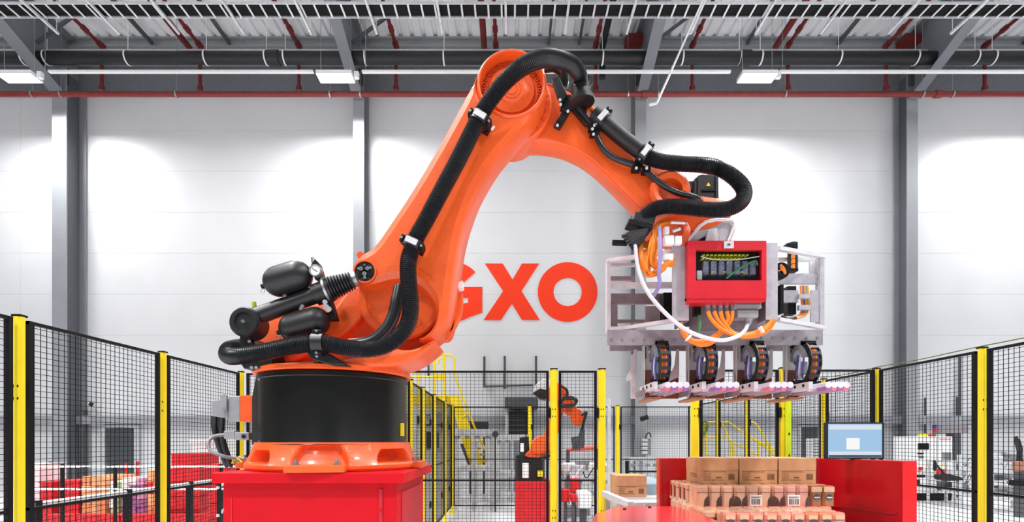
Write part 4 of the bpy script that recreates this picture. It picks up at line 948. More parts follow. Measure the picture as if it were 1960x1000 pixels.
# right side
XR = 3.60; yr = [2.8, 4.0, 5.16, 6.03, 6.96, 8.0, 9.14, 10.7]
for i, lb in ((1, 'nearest yellow fence post at the right side'), (2, 'yellow corner fence post behind the monitor'), (3, 'yellow fence post just left of the monitor'), (4, 'yellow post in the receding right fence, third behind the corner'), (5, 'yellow post in the receding right fence, fourth behind the corner'), (6, 'yellow post in the receding right fence, fifth behind the corner')):
    if i == 4: continue
    post(XR, yr[i], lb, side=1, holes=i < 2, w=0.05)
pl_lab = ['black mesh fence panel cut by the right picture edge', 'large black mesh fence panel right of the red guard', 'receding mesh panel just behind the monitor', 'receding mesh panel beyond the post left of the monitor', 'receding mesh panel third behind the right corner', 'receding mesh panel fourth behind the right corner', 'receding mesh panel furthest behind the right corner']
for i in range(7): panel((XR, yr[i]+0.05), (XR, yr[i+1]-0.05), pl_lab[i])
post(1.79, 5.12, 'yellow post under the gripper left of the cartons', side=1)
lp_ = post(2.66, 5.12, 'lime yellow post above the cartons with black screw dots', side=-1)
B().box((2.655, 5.07, 0.02), (2.71, 5.085, 2.15)).build('light_curtain', mat('lime_curtain', 'c6dc18', 0.4), lp_)
m = MB()
for k in range(7): m.cbox((2.69, 5.068, 0.3+k*0.21), (0.012, 0.004, 0.02))
m.build('curtain_lens', BLKSTEEL, lp_)
panel((1.84, 5.12), (2.61, 5.12), 'mesh fence panel behind the cartons, left of two'); panel((2.71, 5.12), (3.55, 5.12), 'mesh fence panel behind the cartons and monitor, right of two')
# thin green-yellow earth cable on top of the right fence
o = B().path(catmull([(XR, 2.9, FT+0.012), (XR, 4.0, FT+0.02), (XR, 4.6, FT+0.012), (XR, 5.16, FT+0.02), (XR, 5.6, FT+0.008), (XR, 6.1, FT+0.03)], 6), 0.0045, 6).build('earth_cable', mat('green_yellow_cable', '5f7026', 0.5)); tag(o, 'thin green and yellow earth cable lying on the right fence top', 'cable')
o = B().tube((1.79, 5.07, 0), (1.79, 5.07, 2.0), 0.004, 6).build('spare_wire', CABLE_G) if False else None

# ---------------------------------------------------------------- red guard with cartons and packs
gd = thing('red_guard', 'red steel guard wrapping round the carton stack', 'guard', (1.9, 3.95, 0))
GZ = 1.353
B().box((1.19, 4.24, 0.2), (2.50, 4.28, GZ)).build('back_panel', RED_B, gd, None, 0.004)
m = MB(); m.prism([(2.49, 4.26, 0.2), (2.735, 3.67, 0.2), (2.83, 3.67, 0.2), (2.60, 4.28, 0.2)], (0, 0, GZ-0.2)); m.build('side_panel', RED_B, gd, None, 0.004)
B().box((2.733, 3.655, 0.2), (2.832, 3.672, GZ)).build('end_cap', mat('bright_red_cap', 'e00410', 0.5), gd)
B().box((1.185, 4.20, 0.2), (1.20, 4.285, GZ)).build('end_cap', RED_B, gd)
for z in (0.98,): 
    m = MB(); m.beam((2.50, 4.22, z), (2.72, 3.69, z-0.0), 0.02, 0.012); m.build('seam', mat('dark_red_steel', 'b81026', 0.5), gd)  # seam line in the same darker red
for x, y in ((1.22, 4.26), (2.46, 4.26), (2.78, 3.72)): B().box((x-0.025, y-0.012, 0), (x+0.025, y+0.012, 0.2)).build('leg', RED, gd)
# low red cover in front at the left
m = MB()
cover = [(0.49, 3.20), (0.55, 3.45), (0.76, 3.80), (1.19, 3.80), (1.24, 3.40), (1.24, 2.55), (0.42, 2.55)]
m.prism([(x, y, 0.93) for x, y in cover], (0, 0, 0.09)); 
cv = m.build('conveyor_cover', mat('glossy_red_cover', 'e23a3e', 0.22, 0, 0.06, 5, 0.02, 0.6), None, None, 0.02, (0.8, 3.2, 0.93)); tag(cv, 'low glossy red cover left of the carton stack', 'cover')
sup = B()
for x, y in ((0.56, 2.7), (1.15, 2.7), (0.85, 3.65), (1.12, 3.65)): sup.box((x-0.03, y-0.03, 0), (x+0.03, y+0.03, 0.93))
sup.build('leg', RED, cv)
for x, y in ((0.98, 3.72), (1.14, 3.0), (0.78, 3.62)):
    m = MB(); m.tube((x, y, 1.02), (x, y, 1.027), 0.012, 10); m.build('cover_bolt', BLKSTEEL, cv)
# pallet under the packs
T3 = 1.034; T2 = 1.177; TH = 0.143
pal = thing('pallet', 'grey slip pallet under the wrapped packs beside the red cover', 'pallet', (1.75, 3.7, 0))
B().box((1.255, 3.25, 0.84), (2.33, 4.2, T3-TH-0.002)).build('deck', GREY_D, pal)
for x in (1.3, 1.8, 2.26):
    B().box((x-0.03, 3.3, 0), (x+0.03, 4.15, 0.84)).build('bearer', GREY_D, pal)
PWH = mat('clear_wrap_white', 'd8cfca', 0.25, 0, 0.08, 12, 0, 0.6)
def bottle_pack(name, label, nx, x0, y0, z0, front, ny=2, w=0.0875, grp='wrapped carton packs', h=TH, m1=PACK, gap=0.004):
    t = thing(name, label, 'carton pack', (x0+nx*w/2, y0+ny*0.09/2, z0), grp)
    for j in range(ny):
        for i in range(nx):
            x = x0+i*w; y = y0+j*0.09; k = 0.016
            pts = [(x+k, y), (x+w-0.004-k, y), (x+w-0.004, y+k), (x+w-0.004, y+0.086-k), (x+w-0.004-k, y+0.086), (x+k, y+0.086), (x, y+0.086-k), (x, y+k)]
            m = MB(); m.prism([(p[0], p[1], z0) for p in pts], (0, 0, h-0.012)); 
            top = [Vector((p[0], p[1], z0+h-0.012)) for p in pts]; c = sum(top, Vector())/8; tp = [c+(p-c)*0.9+Vector((0, 0, 0.012)) for p in top]
            m.add(top+tp, [tuple(range(8, 16))]+[(q, (q+1) % 8, 8+(q+1) % 8, 8+q) for q in range(8)])
            ct = m.build('carton', front if j == 0 else m1, t)
            if j == 0:
                B().box((x+0.002, y-0.0012, z0+h-0.047), (x+w-0.010, y+0.002, z0+h-0.043)).build('seam', PACK_DK, ct)
    return t
def emblem(par, x, y, z, r=0.026):
    m = MB(); m.lathe((x, y, z), (0, 1, 0), [(0, -0.002), (r, -0.002), (r, 0.0)], 20); e = m.build('round_label', PACK_DK, par, 30)
    m = MB()
    for k in range(9): m.cbox((x-0.018+k*0.0045, y-0.003, z+random.uniform(-0.001, 0.001)), (0.003, 0.002, 0.009))
    m.build('label_lettering', mat('white_print', 'e6e2e0', 0.4), par)
    m = MB(); m.lathe((x, y, z), (0, 1, 0), [(r*0.86, -0.0028), (r*0.93, -0.0028)], 20, 2.2, -2.7); m.lathe((x, y, z-0.016), (0, 1, 0), [(0, -0.003), (0.004, -0.003)], 10); m.build('label_ornament', mat('tan_print', 'c09a80', 0.4), par)
def arch(par, x, y, z, wl, wr_, h=0.07):
    pts = [(x-wl, z)]
    for k in range(13):
        a = PI*(1-k/12); q = (wl if k < 6 else wr_); pts.append((x+q*math.cos(a), z+0.02+(h-0.02)*math.sin(a)))
    pts.append((x+wr_, z)); m = MB(); m.poly_y(pts, y-0.0016, y); m.build('arch_print', PACK_DK, par)
def barcode(par, x, y, z, w_=0.085, h=0.076):
    m = MB(); m.box((x, y-0.003, z), (x+w_, y-0.001, z+h)); l = m.build('paper_label', WHITE_P, par)
    m = MB(); xx = x+0.008; r_ = random.Random(int(x*1000))
    while xx < x+w_-0.01:
        ww = r_.choice((0.0015, 0.003, 0.0045)); m.box((xx, y-0.0036, z+0.008), (xx+ww, y-0.003, z+0.048)); xx += ww+r_.choice((0.002, 0.003, 0.004))
    m.box((x+0.006, y-0.0036, z+0.06), (x+w_-0.006, y-0.003, z+0.064)).box((x+0.006, y-0.0036, z+0.054), (x+w_-0.02, y-0.003, z+0.057))
    m.build('barcode', BLKSTEEL, par)
# second tier (visible fronts) at y = 3.67
yA = 3.67
tier2 = [(3, 1.300, 'wrapped carton pack at the front left of the middle tier', PACK), (3, 1.566, 'wrapped carton pack with one white barcode label in the middle tier', PACK), (3, 1.832, 'wrapped carton pack second from right in the middle tier, barcode label', mat('pink_carton_film', 'd99a88', 0.3, 0, 0.1, 10, 0.1, 0.6)), (2, 2.100, 'dark-emblem carton pack at the right end of the middle tier', mat('amber_carton_film', 'a8683e', 0.3, 0, 0.3, 8, 0.1, 0.6))]
for i, (nx, x0, lb, mm) in enumerate(tier2):
    t = bottle_pack('carton_pack', lb, nx, x0, yA, T3, mm, 2)
    if i < 3:
        z = T3+0.002
        for k in range(nx):
            if (i, k) in ((1, 1), (2, 1)): continue
            x = x0+0.0875*(k+1)-0.003
            if k == nx-1: arch(t, x-0.0, yA, z, 0.036 if i == 0 else 0.03, 0.001)
            else: arch(t, x, yA, z, 0.036, 0.002)
        if i: arch(t, x0+0.001, yA, z, 0.001, 0.045)
        if i: barcode(t, x0+0.105, yA, T3+0.004)
    else:
        for k in range(2):
            emblem(t, x0+0.042+k*0.0875, yA, T3+0.062)
            B().box((x0+0.004+k*0.0875, yA-0.001, T3+0.1), (x0+0.078+k*0.0875, yA+0.001, T3+0.138)).build('pale_top_band', PACK, t)
# deeper packs of the middle tier, their left ends show
for j in range(2):
    t = bottle_pack('carton_pack', ['wrapped carton pack second in depth at the left of the middle tier', 'wrapped carton pack hindmost at the left of the middle tier'][j], 3, 1.285-0.012*j, yA+0.187*(j+1), T3, PACK, 2)
    for k in range(2):
        y = yA+0.187*(j+1)+0.09*k; x = 1.285-0.012*j
        B().box((x-0.0012, y+0.018, T3+0.02), (x+0.001, y+0.05, T3+0.11)).build('side_print', PACK_DK, t)
        B().box((x-0.0016, y+0.056, T3+0.03), (x+0.001, y+0.07, T3+0.128)).build('side_stripe', mat('red_print', 'c8402e', 0.4), t)
        B().box((x-0.0016, y+0.004, T3), (x+0.001, y+0.08, T3+0.02)).build('clear_film', PWH, t)
    for q, x0 in enumerate((1.566, 1.832)): bottle_pack('carton_pack', '%s wrapped pack of the middle tier, under the brown cartons' % (('second-row centre', 'second-row right'), ('back-row centre', 'back-row right'))[j][q], 3, x0, yA+0.187*(j+1), T3, PACK, 2)
for k in range(2):
    t_y = yA+0.09*k
# third tier front at y = 3.33
yB_ = 3.33
t3 = [(3, 1.352, 'pink wrapped pack at the front left of the lowest tier', PACK_R), (3, 1.616, 'pink wrapped pack in the front middle of the lowest tier', PACK_R), (2, 1.880, 'orange-pink wrapped pack with dark label, lowest tier front', mat('orange_carton_film', 'd8805e', 0.3, 0, 0.15, 10, 0.1, 0.6)), (1, 2.05, 'single carton pack at the right of the lowest tier front', PACK_R)]
for i, (nx, x0, lb, mm) in enumerate(t3):
    t = bottle_pack('carton_pack', lb, nx, x0, yB_, T3-TH, mm, 3)
    for k in range(nx):
        if i < 3: emblem(t, x0+0.042+k*0.0875, yB_, T3-TH+0.074, 0.03)
    for k in range(nx): B().box((x0+0.012+k*0.0875, yB_-0.0005, T3-0.04), (x0+0.07+k*0.0875, yB_+0.0005, T3-0.014)).build('pale_top_band', PACK, t)
t = bottle_pack('carton_pack', 'wrapped pack with black and white label, second row of lowest tier', 1, 1.262, 3.44, T3-TH, PACK, 2)
B().box((1.265, 3.4375, T3-TH+0.02), (1.345, 3.4395, T3-0.05)).build('dark_label', BLKSTEEL, t); B().box((1.29, 3.436, T3-TH+0.06), (1.325, 3.438, T3-0.06)).build('label_mark', WHITE_P, t)
for k, x0 in enumerate((1.262, 1.528, 1.794, 2.06)):
    bottle_pack('carton_pack', 'lowest-tier carton pack under the middle tier front, %s from the left' % ('first', 'second', 'third', 'fourth')[k], 3 if k < 3 else 2, x0, 3.63, T3-TH, PACK_R, 3)
for k, x0 in enumerate((1.262, 1.528, 1.794, 2.06)):
    bottle_pack('carton_pack', 'wrapped carton pack at the back of the lowest tier, %s from the left' % ('first', 'second', 'third', 'fourth')[k], 3 if k < 3 else 2, x0, 3.905, T3-TH, PACK_R, 3)
# top brown cartons
def brown_box(x0, y0, z0, wx, dy, h, label, grp='brown cardboard cartons', side=False):
    t = thing('cardboard_carton', label, 'carton', (x0+wx/2, y0+dy/2, z0), grp)
    zs = z0+h*0.52
    B().box((x0+0.001, y0+0.002, z0), (x0+wx-0.001, y0+dy-0.002, zs)).build('tray', CARD, t, None, 0.003)
    B().box((x0, y0, zs), (x0+wx, y0+dy, z0+h)).build('lid', CARD, t, None, 0.003)
    m = MB(); y = y0+0.0008; r_ = random.Random(int(x0*977))
    z = zs-0.012
    for line in range(5):
        x = x0+wx*0.08
        end = x0+wx*(0.66 if line == 0 else 0.28)
        if line == 4: end = x0+wx*0.6
        while x < end:
            q = r_.uniform(0.006, 0.018); m.box((x, y, z), (min(x+q, end), y+0.002, z+0.005)); x += q+0.004
        z -= h*0.08
    m.box((x0+wx*0.40, y, zs-h*0.30), (x0+wx*0.55, y+0.002, zs-h*0.25))
    xx = x0+wx*0.74
    while xx < x0+wx*0.90:
        q = r_.choice((0.003, 0.005, 0.007)); m.box((xx, y, zs-h*0.36), (xx+q, y+0.002, zs-h*0.13)); xx += q+0.003
    m.build('printing', CARD_D, t)
    if side:
        m = MB(); 
        for k in range(3): m.box((x0-0.0002, y0+dy*0.25, zs-0.03-k*0.012), (x0+0.0015, y0+dy*0.7, zs-0.026-k*0.012))
        m.build('side_printing', CARD_D, t)
    return t
for x0, x1, lb, sd in ((1.386, 1.665, 'leftmost of the three brown cartons on top of the packs', True), (1.672, 1.952, 'middle of the three brown cartons on top of the packs', False), (1.961, 2.237, 'rightmost of the three brown cartons on top of the packs', False)):
    brown_box(x0, 3.84, T2, x1-x0, 0.32, 0.19, lb, side=sd)
# lone carton on the roller conveyor
brown_box(1.00, 5.0, 0.954, 0.29, 0.32, 0.205, 'single brown carton on the grey conveyor by the yellow post', side=False)
cvb = thing('outfeed_conveyor', 'pale grey conveyor carrying the single brown carton', 'conveyor', (1.3, 5.3, 0))
B().box((0.96, 4.75, 0.87), (1.70, 5.0, 0.93)).build('apron', ALU_L, cvb)
B().box((0.96, 5.0, 0.90), (1.70, 5.55, 0.953)).build('belt', mat('pale_belt', 'c9ced2', 0.5), cvb)
m = MB(); m.beam(P(1155, 945, 4.85), P(1207, 967, 4.3), 0.05, 0.05); m.build('side_guide', ALU_L, cvb)
B().beam((1.68, 5.58, 0.99), (1.16, 5.52, 1.0), 0.04, 0.1).build('side_guide', STEEL, cvb)
for x, y in ((1.0, 5.1), (1.66, 5.1), (1.0, 5.5), (1.66, 5.5)): B().box((x-0.03, y-0.03, 0), (x+0.03, y+0.03, 0.9)).build('leg', GALV, cvb)
for k in range(4): B().tube((1.02+k*0.2, 4.74, 0.90), (1.0+k*0.2, 4.76, 0.90), 0.02, 10).build('roller_end', STEEL, cvb)
B().box((1.23, 4.3, 0.9), (1.32, 4.72, 0.98)).build('side_box', mat('pale_lilac_steel', 'cfc8d6', 0.4), cvb) if False else None
B().box((1.31, 5.2, 0.954), (1.64, 6.4, 1.06)).build('blue_cover', mat('blue_grey_cover', '8fa9b8', 0.35), cvb)
# monitor on the red guard
mo_ = thing('monitor', 'black-framed monitor showing a pale blue screen on the red guard', 'monitor', (2.58, 4.1, GZ))
MD = 3.98
a, b = P(1581, 809, MD), P(1692, 880, MD)
Rm = Matrix.Rotation(math.radians(0), 3, 'Z')
B().box((a.x, MD, b.z+0.004), (b.x, MD+0.035, a.z)).build('casing', BLACK, mo_, None, 0.004)
bz_ = B()
B().box((a.x, MD-0.004, b.z+0.004), (b.x, MD, b.z+0.016)).build('lower_bezel', BLACK, mo_); B().box((a.x, MD-0.004, a.z-0.012), (b.x, MD, a.z)).build('upper_bezel', BLACK, mo_)
B().box((a.x, MD-0.004, b.z+0.016), (a.x+0.014, MD, a.z-0.012)).build('side_bezel', BLACK, mo_); B().box((b.x-0.016, MD-0.004, b.z+0.016), (b.x, MD, a.z-0.012)).build('side_bezel', BLACK, mo_)
SCR = mat('lit_screen_blue', '0a0d12', 0.3, 0, 0, 3, 0, 0, 'a8cdf0', 0.95)
sc = B().box((a.x+0.014, MD-0.0015, b.z+0.016), (b.x-0.016, MD-0.0005, a.z-0.012)).build('screen', SCR, mo_)
WSC = mat('lit_screen_white', '0a0d12', 0.3, 0, 0, 3, 0, 0, 'ffffff', 0.98)
def spx(x0, y0, x1, y1, nm, mm):
    p, q = P(x0, y1, MD), P(x1, y0, MD); B().box((p.x, MD-0.003, p.z), (q.x, MD-0.0015, q.z)).build(nm, mm, sc)
spx(1587, 814, 1687, 823, 'title_bar', mat('lit_screen_pale', '0a0d12', 0.3, 0, 0, 3, 0, 0, 'e8f0f8', 0.9)); spx(1587, 865, 1687, 871, 'status_band', mat('lit_screen_pale', '0a0d12')); spx(1620, 839, 1645, 861, 'dialog', WSC); spx(1586, 872, 1687, 875, 'task_bar', mat('lit_taskbar', '0a0d12', 0.3, 0, 0, 3, 0, 0, '2b3550', 0.6))
for x in (1623, 1628, 1633): spx(x, 857, x+3, 859, 'button', mat('lit_button', '0a0d12', 0.3, 0, 0, 3, 0, 0, '9aa6b8', 0.8))
B().box((2.60, MD+0.035, GZ+0.001), (2.69, MD+0.10, GZ+0.012)).box((2.62, MD+0.035, GZ+0.01), (2.67, MD+0.05, GZ+0.15)).build('stand', BLKSTEEL, mo_)
# ================================================================ behind the left fence
DOORM = mat('dark_slate_door', '4a5054', 0.5, 0, 0.08, 4)
def wallbox(x0, y0, x1, y1, t=0.05, d=16.0): a, b = P(x0, y1, d), P(x1, y0, d); return (a.x, d-t, max(a.z, 0.0)), (b.x, d, b.z)
dr = struct(B().box(*wallbox(207, 821, 261, 940, 0.06)).build('door_1', DOORM))
m = MB(); m.box(*wallbox(199, 814.5, 206, 940, 0.12)).box(*wallbox(262, 814.5, 270, 940, 0.12)).box(*wallbox(206, 814.5, 262, 820, 0.12)); m.build('door_frame', GALV, dr)
for k in range(8): lo, hi = wallbox(208, 826+k*14, 260, 827.2+k*14, 0.075); B().box(lo, hi).build('slat_groove', GREY_D, dr)
dr = struct(B().box(*wallbox(1531, 816, 1562, 940, 0.06)).build('door_2', DOORM))
m = MB(); m.box(*wallbox(1526, 814.5, 1530, 940, 0.1)).box(*wallbox(1563, 814.5, 1567, 940, 0.1)).box(*wallbox(1530, 814.5, 1563, 818, 0.1)); m.build('door_frame', GALV, dr)
B().box(*wallbox(1534, 880, 1537, 886, 0.09)).build('door_handle', STEEL, dr)
# small camera fixed on the wall
t = thing('wall_camera', 'tiny black camera on the white wall left of the robot', 'camera', P(173, 773, 15.9))
m = MB(); m.tube(P(171, 773, 15.7), P(178, 776, 15.75), 0.06, 10); m.tube(P(175, 775, 15.75), P(175, 773, 16.0), 0.03, 8); m.build('body', BLKSTEEL, t)
# guard rails in front of the crates
def rail_run(label, a, b, zs, n, r, mr, mp, grp='guard rails', ph=None, pw=0.05):
    a, b = Vector((a[0], a[1], 0)), Vector((b[0], b[1], 0)); t = thing('guard_rail', label, 'guard rail', (a+b)/2, grp)
    for i in range(n):
        p = a.lerp(b, i/(n-1)); h = ph or max(zs)+0.04
        m = MB(); m.box((p.x-pw/2, p.y-pw/2, 0), (p.x+pw/2, p.y+pw/2, h)); m.box((p.x-pw, p.y-pw, 0), (p.x+pw, p.y+pw, 0.012)); m.build('rail_post', mp, t)
    for z in zs:
        m = MB(); m.tube(a+Vector((0, -0.03, z)), b+Vector((0, -0.03, z)), r, 10); m.build('rail_tube', mr, t, 40)
    return t
rail_run('galvanised guard rail slanting back just behind the left fence, black posts', (-3.7, 3.1), (-3.66, 6.9), (1.0,), 5, 0.022, GALV, BLKSTEEL, None, 1.03, 0.055)
rail_run('white double guard rail on thin black posts in front of the red crates', (-7.6, 7.9), (-3.6, 7.9), (1.10, 0.76), 6, 0.015, WHITE, BLKSTEEL, None, 1.14, 0.035)
rail_run('white low guard rail running back beside the white cabinet', (-4.35, 8.2), (-3.7, 6.6), (0.55, 0.9), 3, 0.02, WHITE, BLKSTEEL, None, 0.95, 0.04)
# crates, bins and wrapped loads
def slat_crate(name, label, x0, x1, y0, y1, d, dep, mm, rows=3, grp=None, cat='crate', zb=0.0):
    a, b = P(x0, y1, d), P(x1, y0, d); z0 = zb; t = thing(name, label, cat, ((a.x+b.x)/2, d+dep/2, z0), grp)
    h = b.z-z0; hh = h/rows
    for r in range(rows):
        m = MB(); m.box((a.x, d, z0+r*hh+0.006), (b.x, d+dep, z0+(r+1)*hh-0.006)); 
        m.box((a.x-0.012, d-0.012, z0+(r+1)*hh-0.03), (b.x+0.012, d+dep+0.012, z0+(r+1)*hh-0.008))
        n = max(3, int((b.x-a.x)/0.12))
        for k in range(1, n):
            x = a.x+(b.x-a.x)*k/n; m.box((x-0.008, d-0.010, z0+r*hh+0.01), (x+0.008, d, z0+(r+1)*hh-0.03))
        m.build('tray', mm, t)
    return t
def pallet_load(label, x0, x1, y0, y1, d, dep, mats_, cols, rows, cat='pallet load'):
    a, b = P(x0, y1, d), P(x1, y0, d); z0 = 0.13; t = thing('pallet_load', label, cat, ((a.x+b.x)/2, d+dep/2, 0))
    B().box((a.x-0.03, d-0.03, 0), (b.x+0.03, d+dep+0.03, z0)).build('red_base', REDBIN, t)
    w_ = (b.x-a.x)/cols; h_ = (b.z-z0)/rows; r_ = random.Random(int(x0))
    for r in range(rows):
        for c in range(cols):
            mm = mats_[r_.randrange(len(mats_))]; j = r_.uniform(-0.012, 0.012)
            B().box((a.x+c*w_+0.006, d+j, z0+r*h_), (a.x+(c+1)*w_-0.006, d+dep, z0+(r+1)*h_-0.006)).build('box', mm, t, None, 0.01)
    return t
PO = mat('peach_box', 'e2a071', 0.6, 0, 0.1, 8); PO2 = mat('orange_box', 'd8875a', 0.6, 0, 0.1, 8); PG = mat('green_white_pack', 'a8c487', 0.5, 0, 0.3, 20); PWt = mat('white_pack', 'ece4e2', 0.5, 0, 0.1, 20)
PP = mat('purple_pack', '9a5a8c', 0.5, 0, 0.35, 24); PP2 = mat('pink_pack', 'c88aa8', 0.5, 0, 0.3, 24); PK = mat('pale_pink_board', 'e4c8cc', 0.5, 0, 0.05, 5)
DB = 9.6
slat_crate('board_stack', 'pale pink board stack at the far left behind the fence', 30, 75, 888, 962, 9.9, 0.6, PK, 2, None, 'boards')
slat_crate('plastic_crate', 'red crate stack leftmost behind the fence, beside pale pink boards', 76, 98, 922, 998, DB, 0.7, REDBIN, 2, 'red crate stacks')
slat_crate('plastic_crate', 'wide red crate stack left of the orange cartons', 114, 150, 920, 998, DB, 0.7, REDBIN, 2, 'red crate stacks')
pallet_load('pallet of orange cartons behind the left fence', 156, 203, 912, 985, DB, 0.8, [PO, PO2, PO], 3, 4)
pallet_load('narrow stack of green and white packs next to the orange cartons', 209, 226, 922, 985, DB, 0.5, [PG, PWt, PG], 2, 5)
pallet_load('purple shrink-wrapped pallet behind the left fence', 232, 275, 915, 985, DB, 0.8, [PP, PP2, PP, PWt], 3, 5)
pallet_load('small orange and red stack behind the second left fence post', 281, 304, 900, 980, DB-0.4, 0.5, [PO2, REDBIN, PO], 2, 4)
slat_crate('plastic_crate', 'big red tray stack right of the second left fence post', 320, 382, 897, 962, 9.3, 0.8, REDBIN, 4, 'red crate stacks')
slat_crate('plastic_crate', 'single red tray lying on top of the big red tray stack', 328, 383, 868, 892.5, 9.4, 0.6, REDBIN, 1, 'red crate stacks', 'crate', zat(897, 9.3)-0.004)
slat_crate('dolly_row', 'low row of red dollies on the floor behind the left fence', 50, 228, 985, 1003, 9.0, 0.14, REDBIN, 1, None, 'dolly')
slat_crate('dolly_row', 'low row of red dollies behind the second left fence post', 232, 412, 985, 1003, 9.0, 0.14, REDBIN, 1, None, 'dolly')
for k, x in enumerate((94, 122, 140, 240, 262)):
    o = B().box((P(x-1.5, 900, 11).x, 11, 0), (P(x+1.5, 900, 11).x, 11.05, zat(884+k % 2*3, 11))).build('rack_upright', REDBIN if k > 2 else GREY_D); tag(o, ['dark rack upright above the leftmost red crate', 'dark rack upright left of the orange cartons, nearer the left', 'dark rack upright just left of the orange cartons', 'red rack upright above the purple load, left one', 'red rack upright above the purple load, right one'][k], 'rack')
t = thing('white_cabinet', 'tall white cabinet block behind the left fence near the pedestal', 'cabinet', (P(385, 900, 10.5).x, 10.8, 0))
a, b = P(365, 905, 10.5), P(410, 842, 10.5); B().box((a.x, 10.5, 0), (b.x, 11.3, b.z)).build('body', WHITE, t, None, 0.01); B().box((a.x-0.02, 10.48, b.z-0.06), (b.x+0.02, 11.32, b.z)).build('lid', WHITE_P, t)
slat_crate('plastic_crate', 'red tray stack half hidden behind the cables at the pedestal', 405, 432, 888, 893, 9.0, 0.5, REDBIN, 6, 'red crate stacks')
slat_crate('plastic_crate', 'low red tray beside the pedestal, under the white rail', 398, 418, 935, 950, 8.3, 0.4, REDBIN, 3, 'red crate stacks')

# ================================================================ behind the middle: yellow stair, conduits, machines
st = thing('yellow_stair', 'yellow steel stair with railed platform behind the fence', 'stair', (P(840, 800, 12.2).x, 12.2, 0))
SD = 12.2
def ypath(pts, r=0.022, d=SD, nm='hand_rail'): return B().path([P(x, y, d) for x, y in pts], r, 8).build(nm, YELLOW2, st, 60)
a, b = P(786, 775, SD), P(872, 760, SD); B().box((a.x, SD-0.22, a.z), (b.x, SD+1.6, b.z)).build('platform', YELLOW2, st)
for dd in (SD-0.28, SD+1.2):
    ypath([(782, 680), (860, 680), (866, 682), (870, 688), (870, 720)], 0.022, dd); ypath([(782, 688), (834, 688)], 0.018, dd); ypath([(782, 722), (850, 722)], 0.022, dd)
    for x in (783, 802): ypath([(x, 680), (x, 764)], 0.022, dd, 'rail_post')
for x in (835, 853): B().box((P(x-2.5, 800, SD).x, SD-0.3, 0), (P(x+2.5, 800, SD).x, SD-0.24, zat(681, SD))).build('gate_post', YELLOW2, st)
ypath([(838, 698), (840, 690), (846, 686), (850, 690)], 0.018); a, b = P(838, 730, SD), P(852, 720, SD); B().box((a.x, SD-0.32, a.z), (b.x, SD-0.28, b.z)).build('gate_plate', YELLOW2, st)
for dd in (SD-0.3, SD+0.5):
    m = MB(); m.prism([P(860, 758, dd), P(879, 758, dd), P(926, 893, dd), P(903, 898, dd), P(880, 830, dd)], (0, 0.04, 0)); m.build('stringer', YELLOW2, st)
    ypath([(870, 716), (880, 745), (908, 818), (928, 862)], 0.024, dd); ypath([(885, 800), (900, 790)], 0.02, dd); ypath([(905, 850), (925, 842)], 0.02, dd)
for k in range(11):
    q = P(870+k*5.6, 775+k*12.0, SD); B().box((q.x-0.12, SD-0.26, q.z-0.02), (q.x+0.12, SD+0.5, q.z+0.02)).build('stair_tread', mat('dark_yellow_tread', 'b89f1c', 0.6, 0, 0.2, 20), st)
for x in (792, 866): B().box((P(x-2, 800, SD).x, SD+1.4, 0), (P(x+2, 800, SD).x, SD+1.46, zat(770, SD))).build('platform_leg', YELLOW2, st)
m = MB(); m.prism([P(880, 850, SD+0.6), P(902, 850, SD+0.6), P(920, 892, SD+0.6), P(896, 892, SD+0.6)], (0, 0.3, 0)); m.build('stair_back_panel', GREY_D, st)
# wall conduits
for k, (x, y0, y1, lb) in enumerate(((927, 683, 742, 'left'), (966, 682, 745, 'middle'), (1026, 682, 760, 'right'))):
    t = thing('wall_conduit', '%s of three thin dark conduits on the wall below the lettering' % lb, 'conduit', P(x, y1, 15.9))
    m = MB(); m.tube(P(x, y0, 15.9), P(x, y1, 15.9), 0.035, 8); m.build('pipe', GREY_D, t)
    if k == 0: m = MB(); m.tube(P(927, 740, 15.9), P(1020, 738, 15.9), 0.03, 8); m.build('cross_pipe', GREY_D, t)
for x, y0, y1, lb in ((820, 660, 720, 'thin grey conduit on the wall above the yellow stair platform'), (1838, 680, 800, 'long thin dark conduit on the wall right of the monitor'), (1832, 760, 810, 'short thin dark conduit beside the long one right of the monitor'), (1771, 762, 830, 'thin dark bracket conduit above the white control cabinet')):
    o = B().tube(P(x, y0, 15.9), P(x, y1, 15.9), 0.03, 8).build('wall_conduit', GREY_D); tag(o, lb, 'conduit')
# dark equipment boxes in front of the wall
def ebox(name, label, cat, x0, y0, x1, y1, d, dep, mm, floor=True, group=None):
    a, b = P(x0, y1, d), P(x1, y0, d); z0 = 0 if floor else a.z
    t = thing(name, label, cat, ((a.x+b.x)/2, d+dep/2, z0), group)
    return t, (a.x, d, a.z), (b.x, d+dep, b.z)
t, lo, hi = ebox('dock_unit', 'grey dock unit with dark louvres above the small robot', 'dock', 966, 762, 1030, 852, 15.0, 0.9, GREY)
B().box((lo[0], 15.0, zat(782, 15)), (hi[0], 15.95, zat(761, 15))).build('hood', GREY_D, t); B().box((P(971, 800, 15).x, 15.3, zat(840, 15)), (P(1012, 800, 15).x, 15.9, zat(787, 15))).build('louvre_panel', mat('black_louvre', '26282c', 0.5), t)
for k in range(5): B().box((P(971, 800, 15).x, 15.26, zat(835-k*10, 15)), (P(1012, 800, 15).x, 15.3, zat(833-k*10, 15))).build('louvre', GREY_D, t)
for x in (967, 1014): B().box((P(x, 800, 15).x, 15.2, 0), (P(x+6, 800, 15).x, 15.3, zat(782, 15))).build('leg', GALV, t)
B().box((lo[0]+0.12, 15.35, 0), (hi[0]-0.35, 15.9, zat(842, 15))).build('plinth', GREY, t)
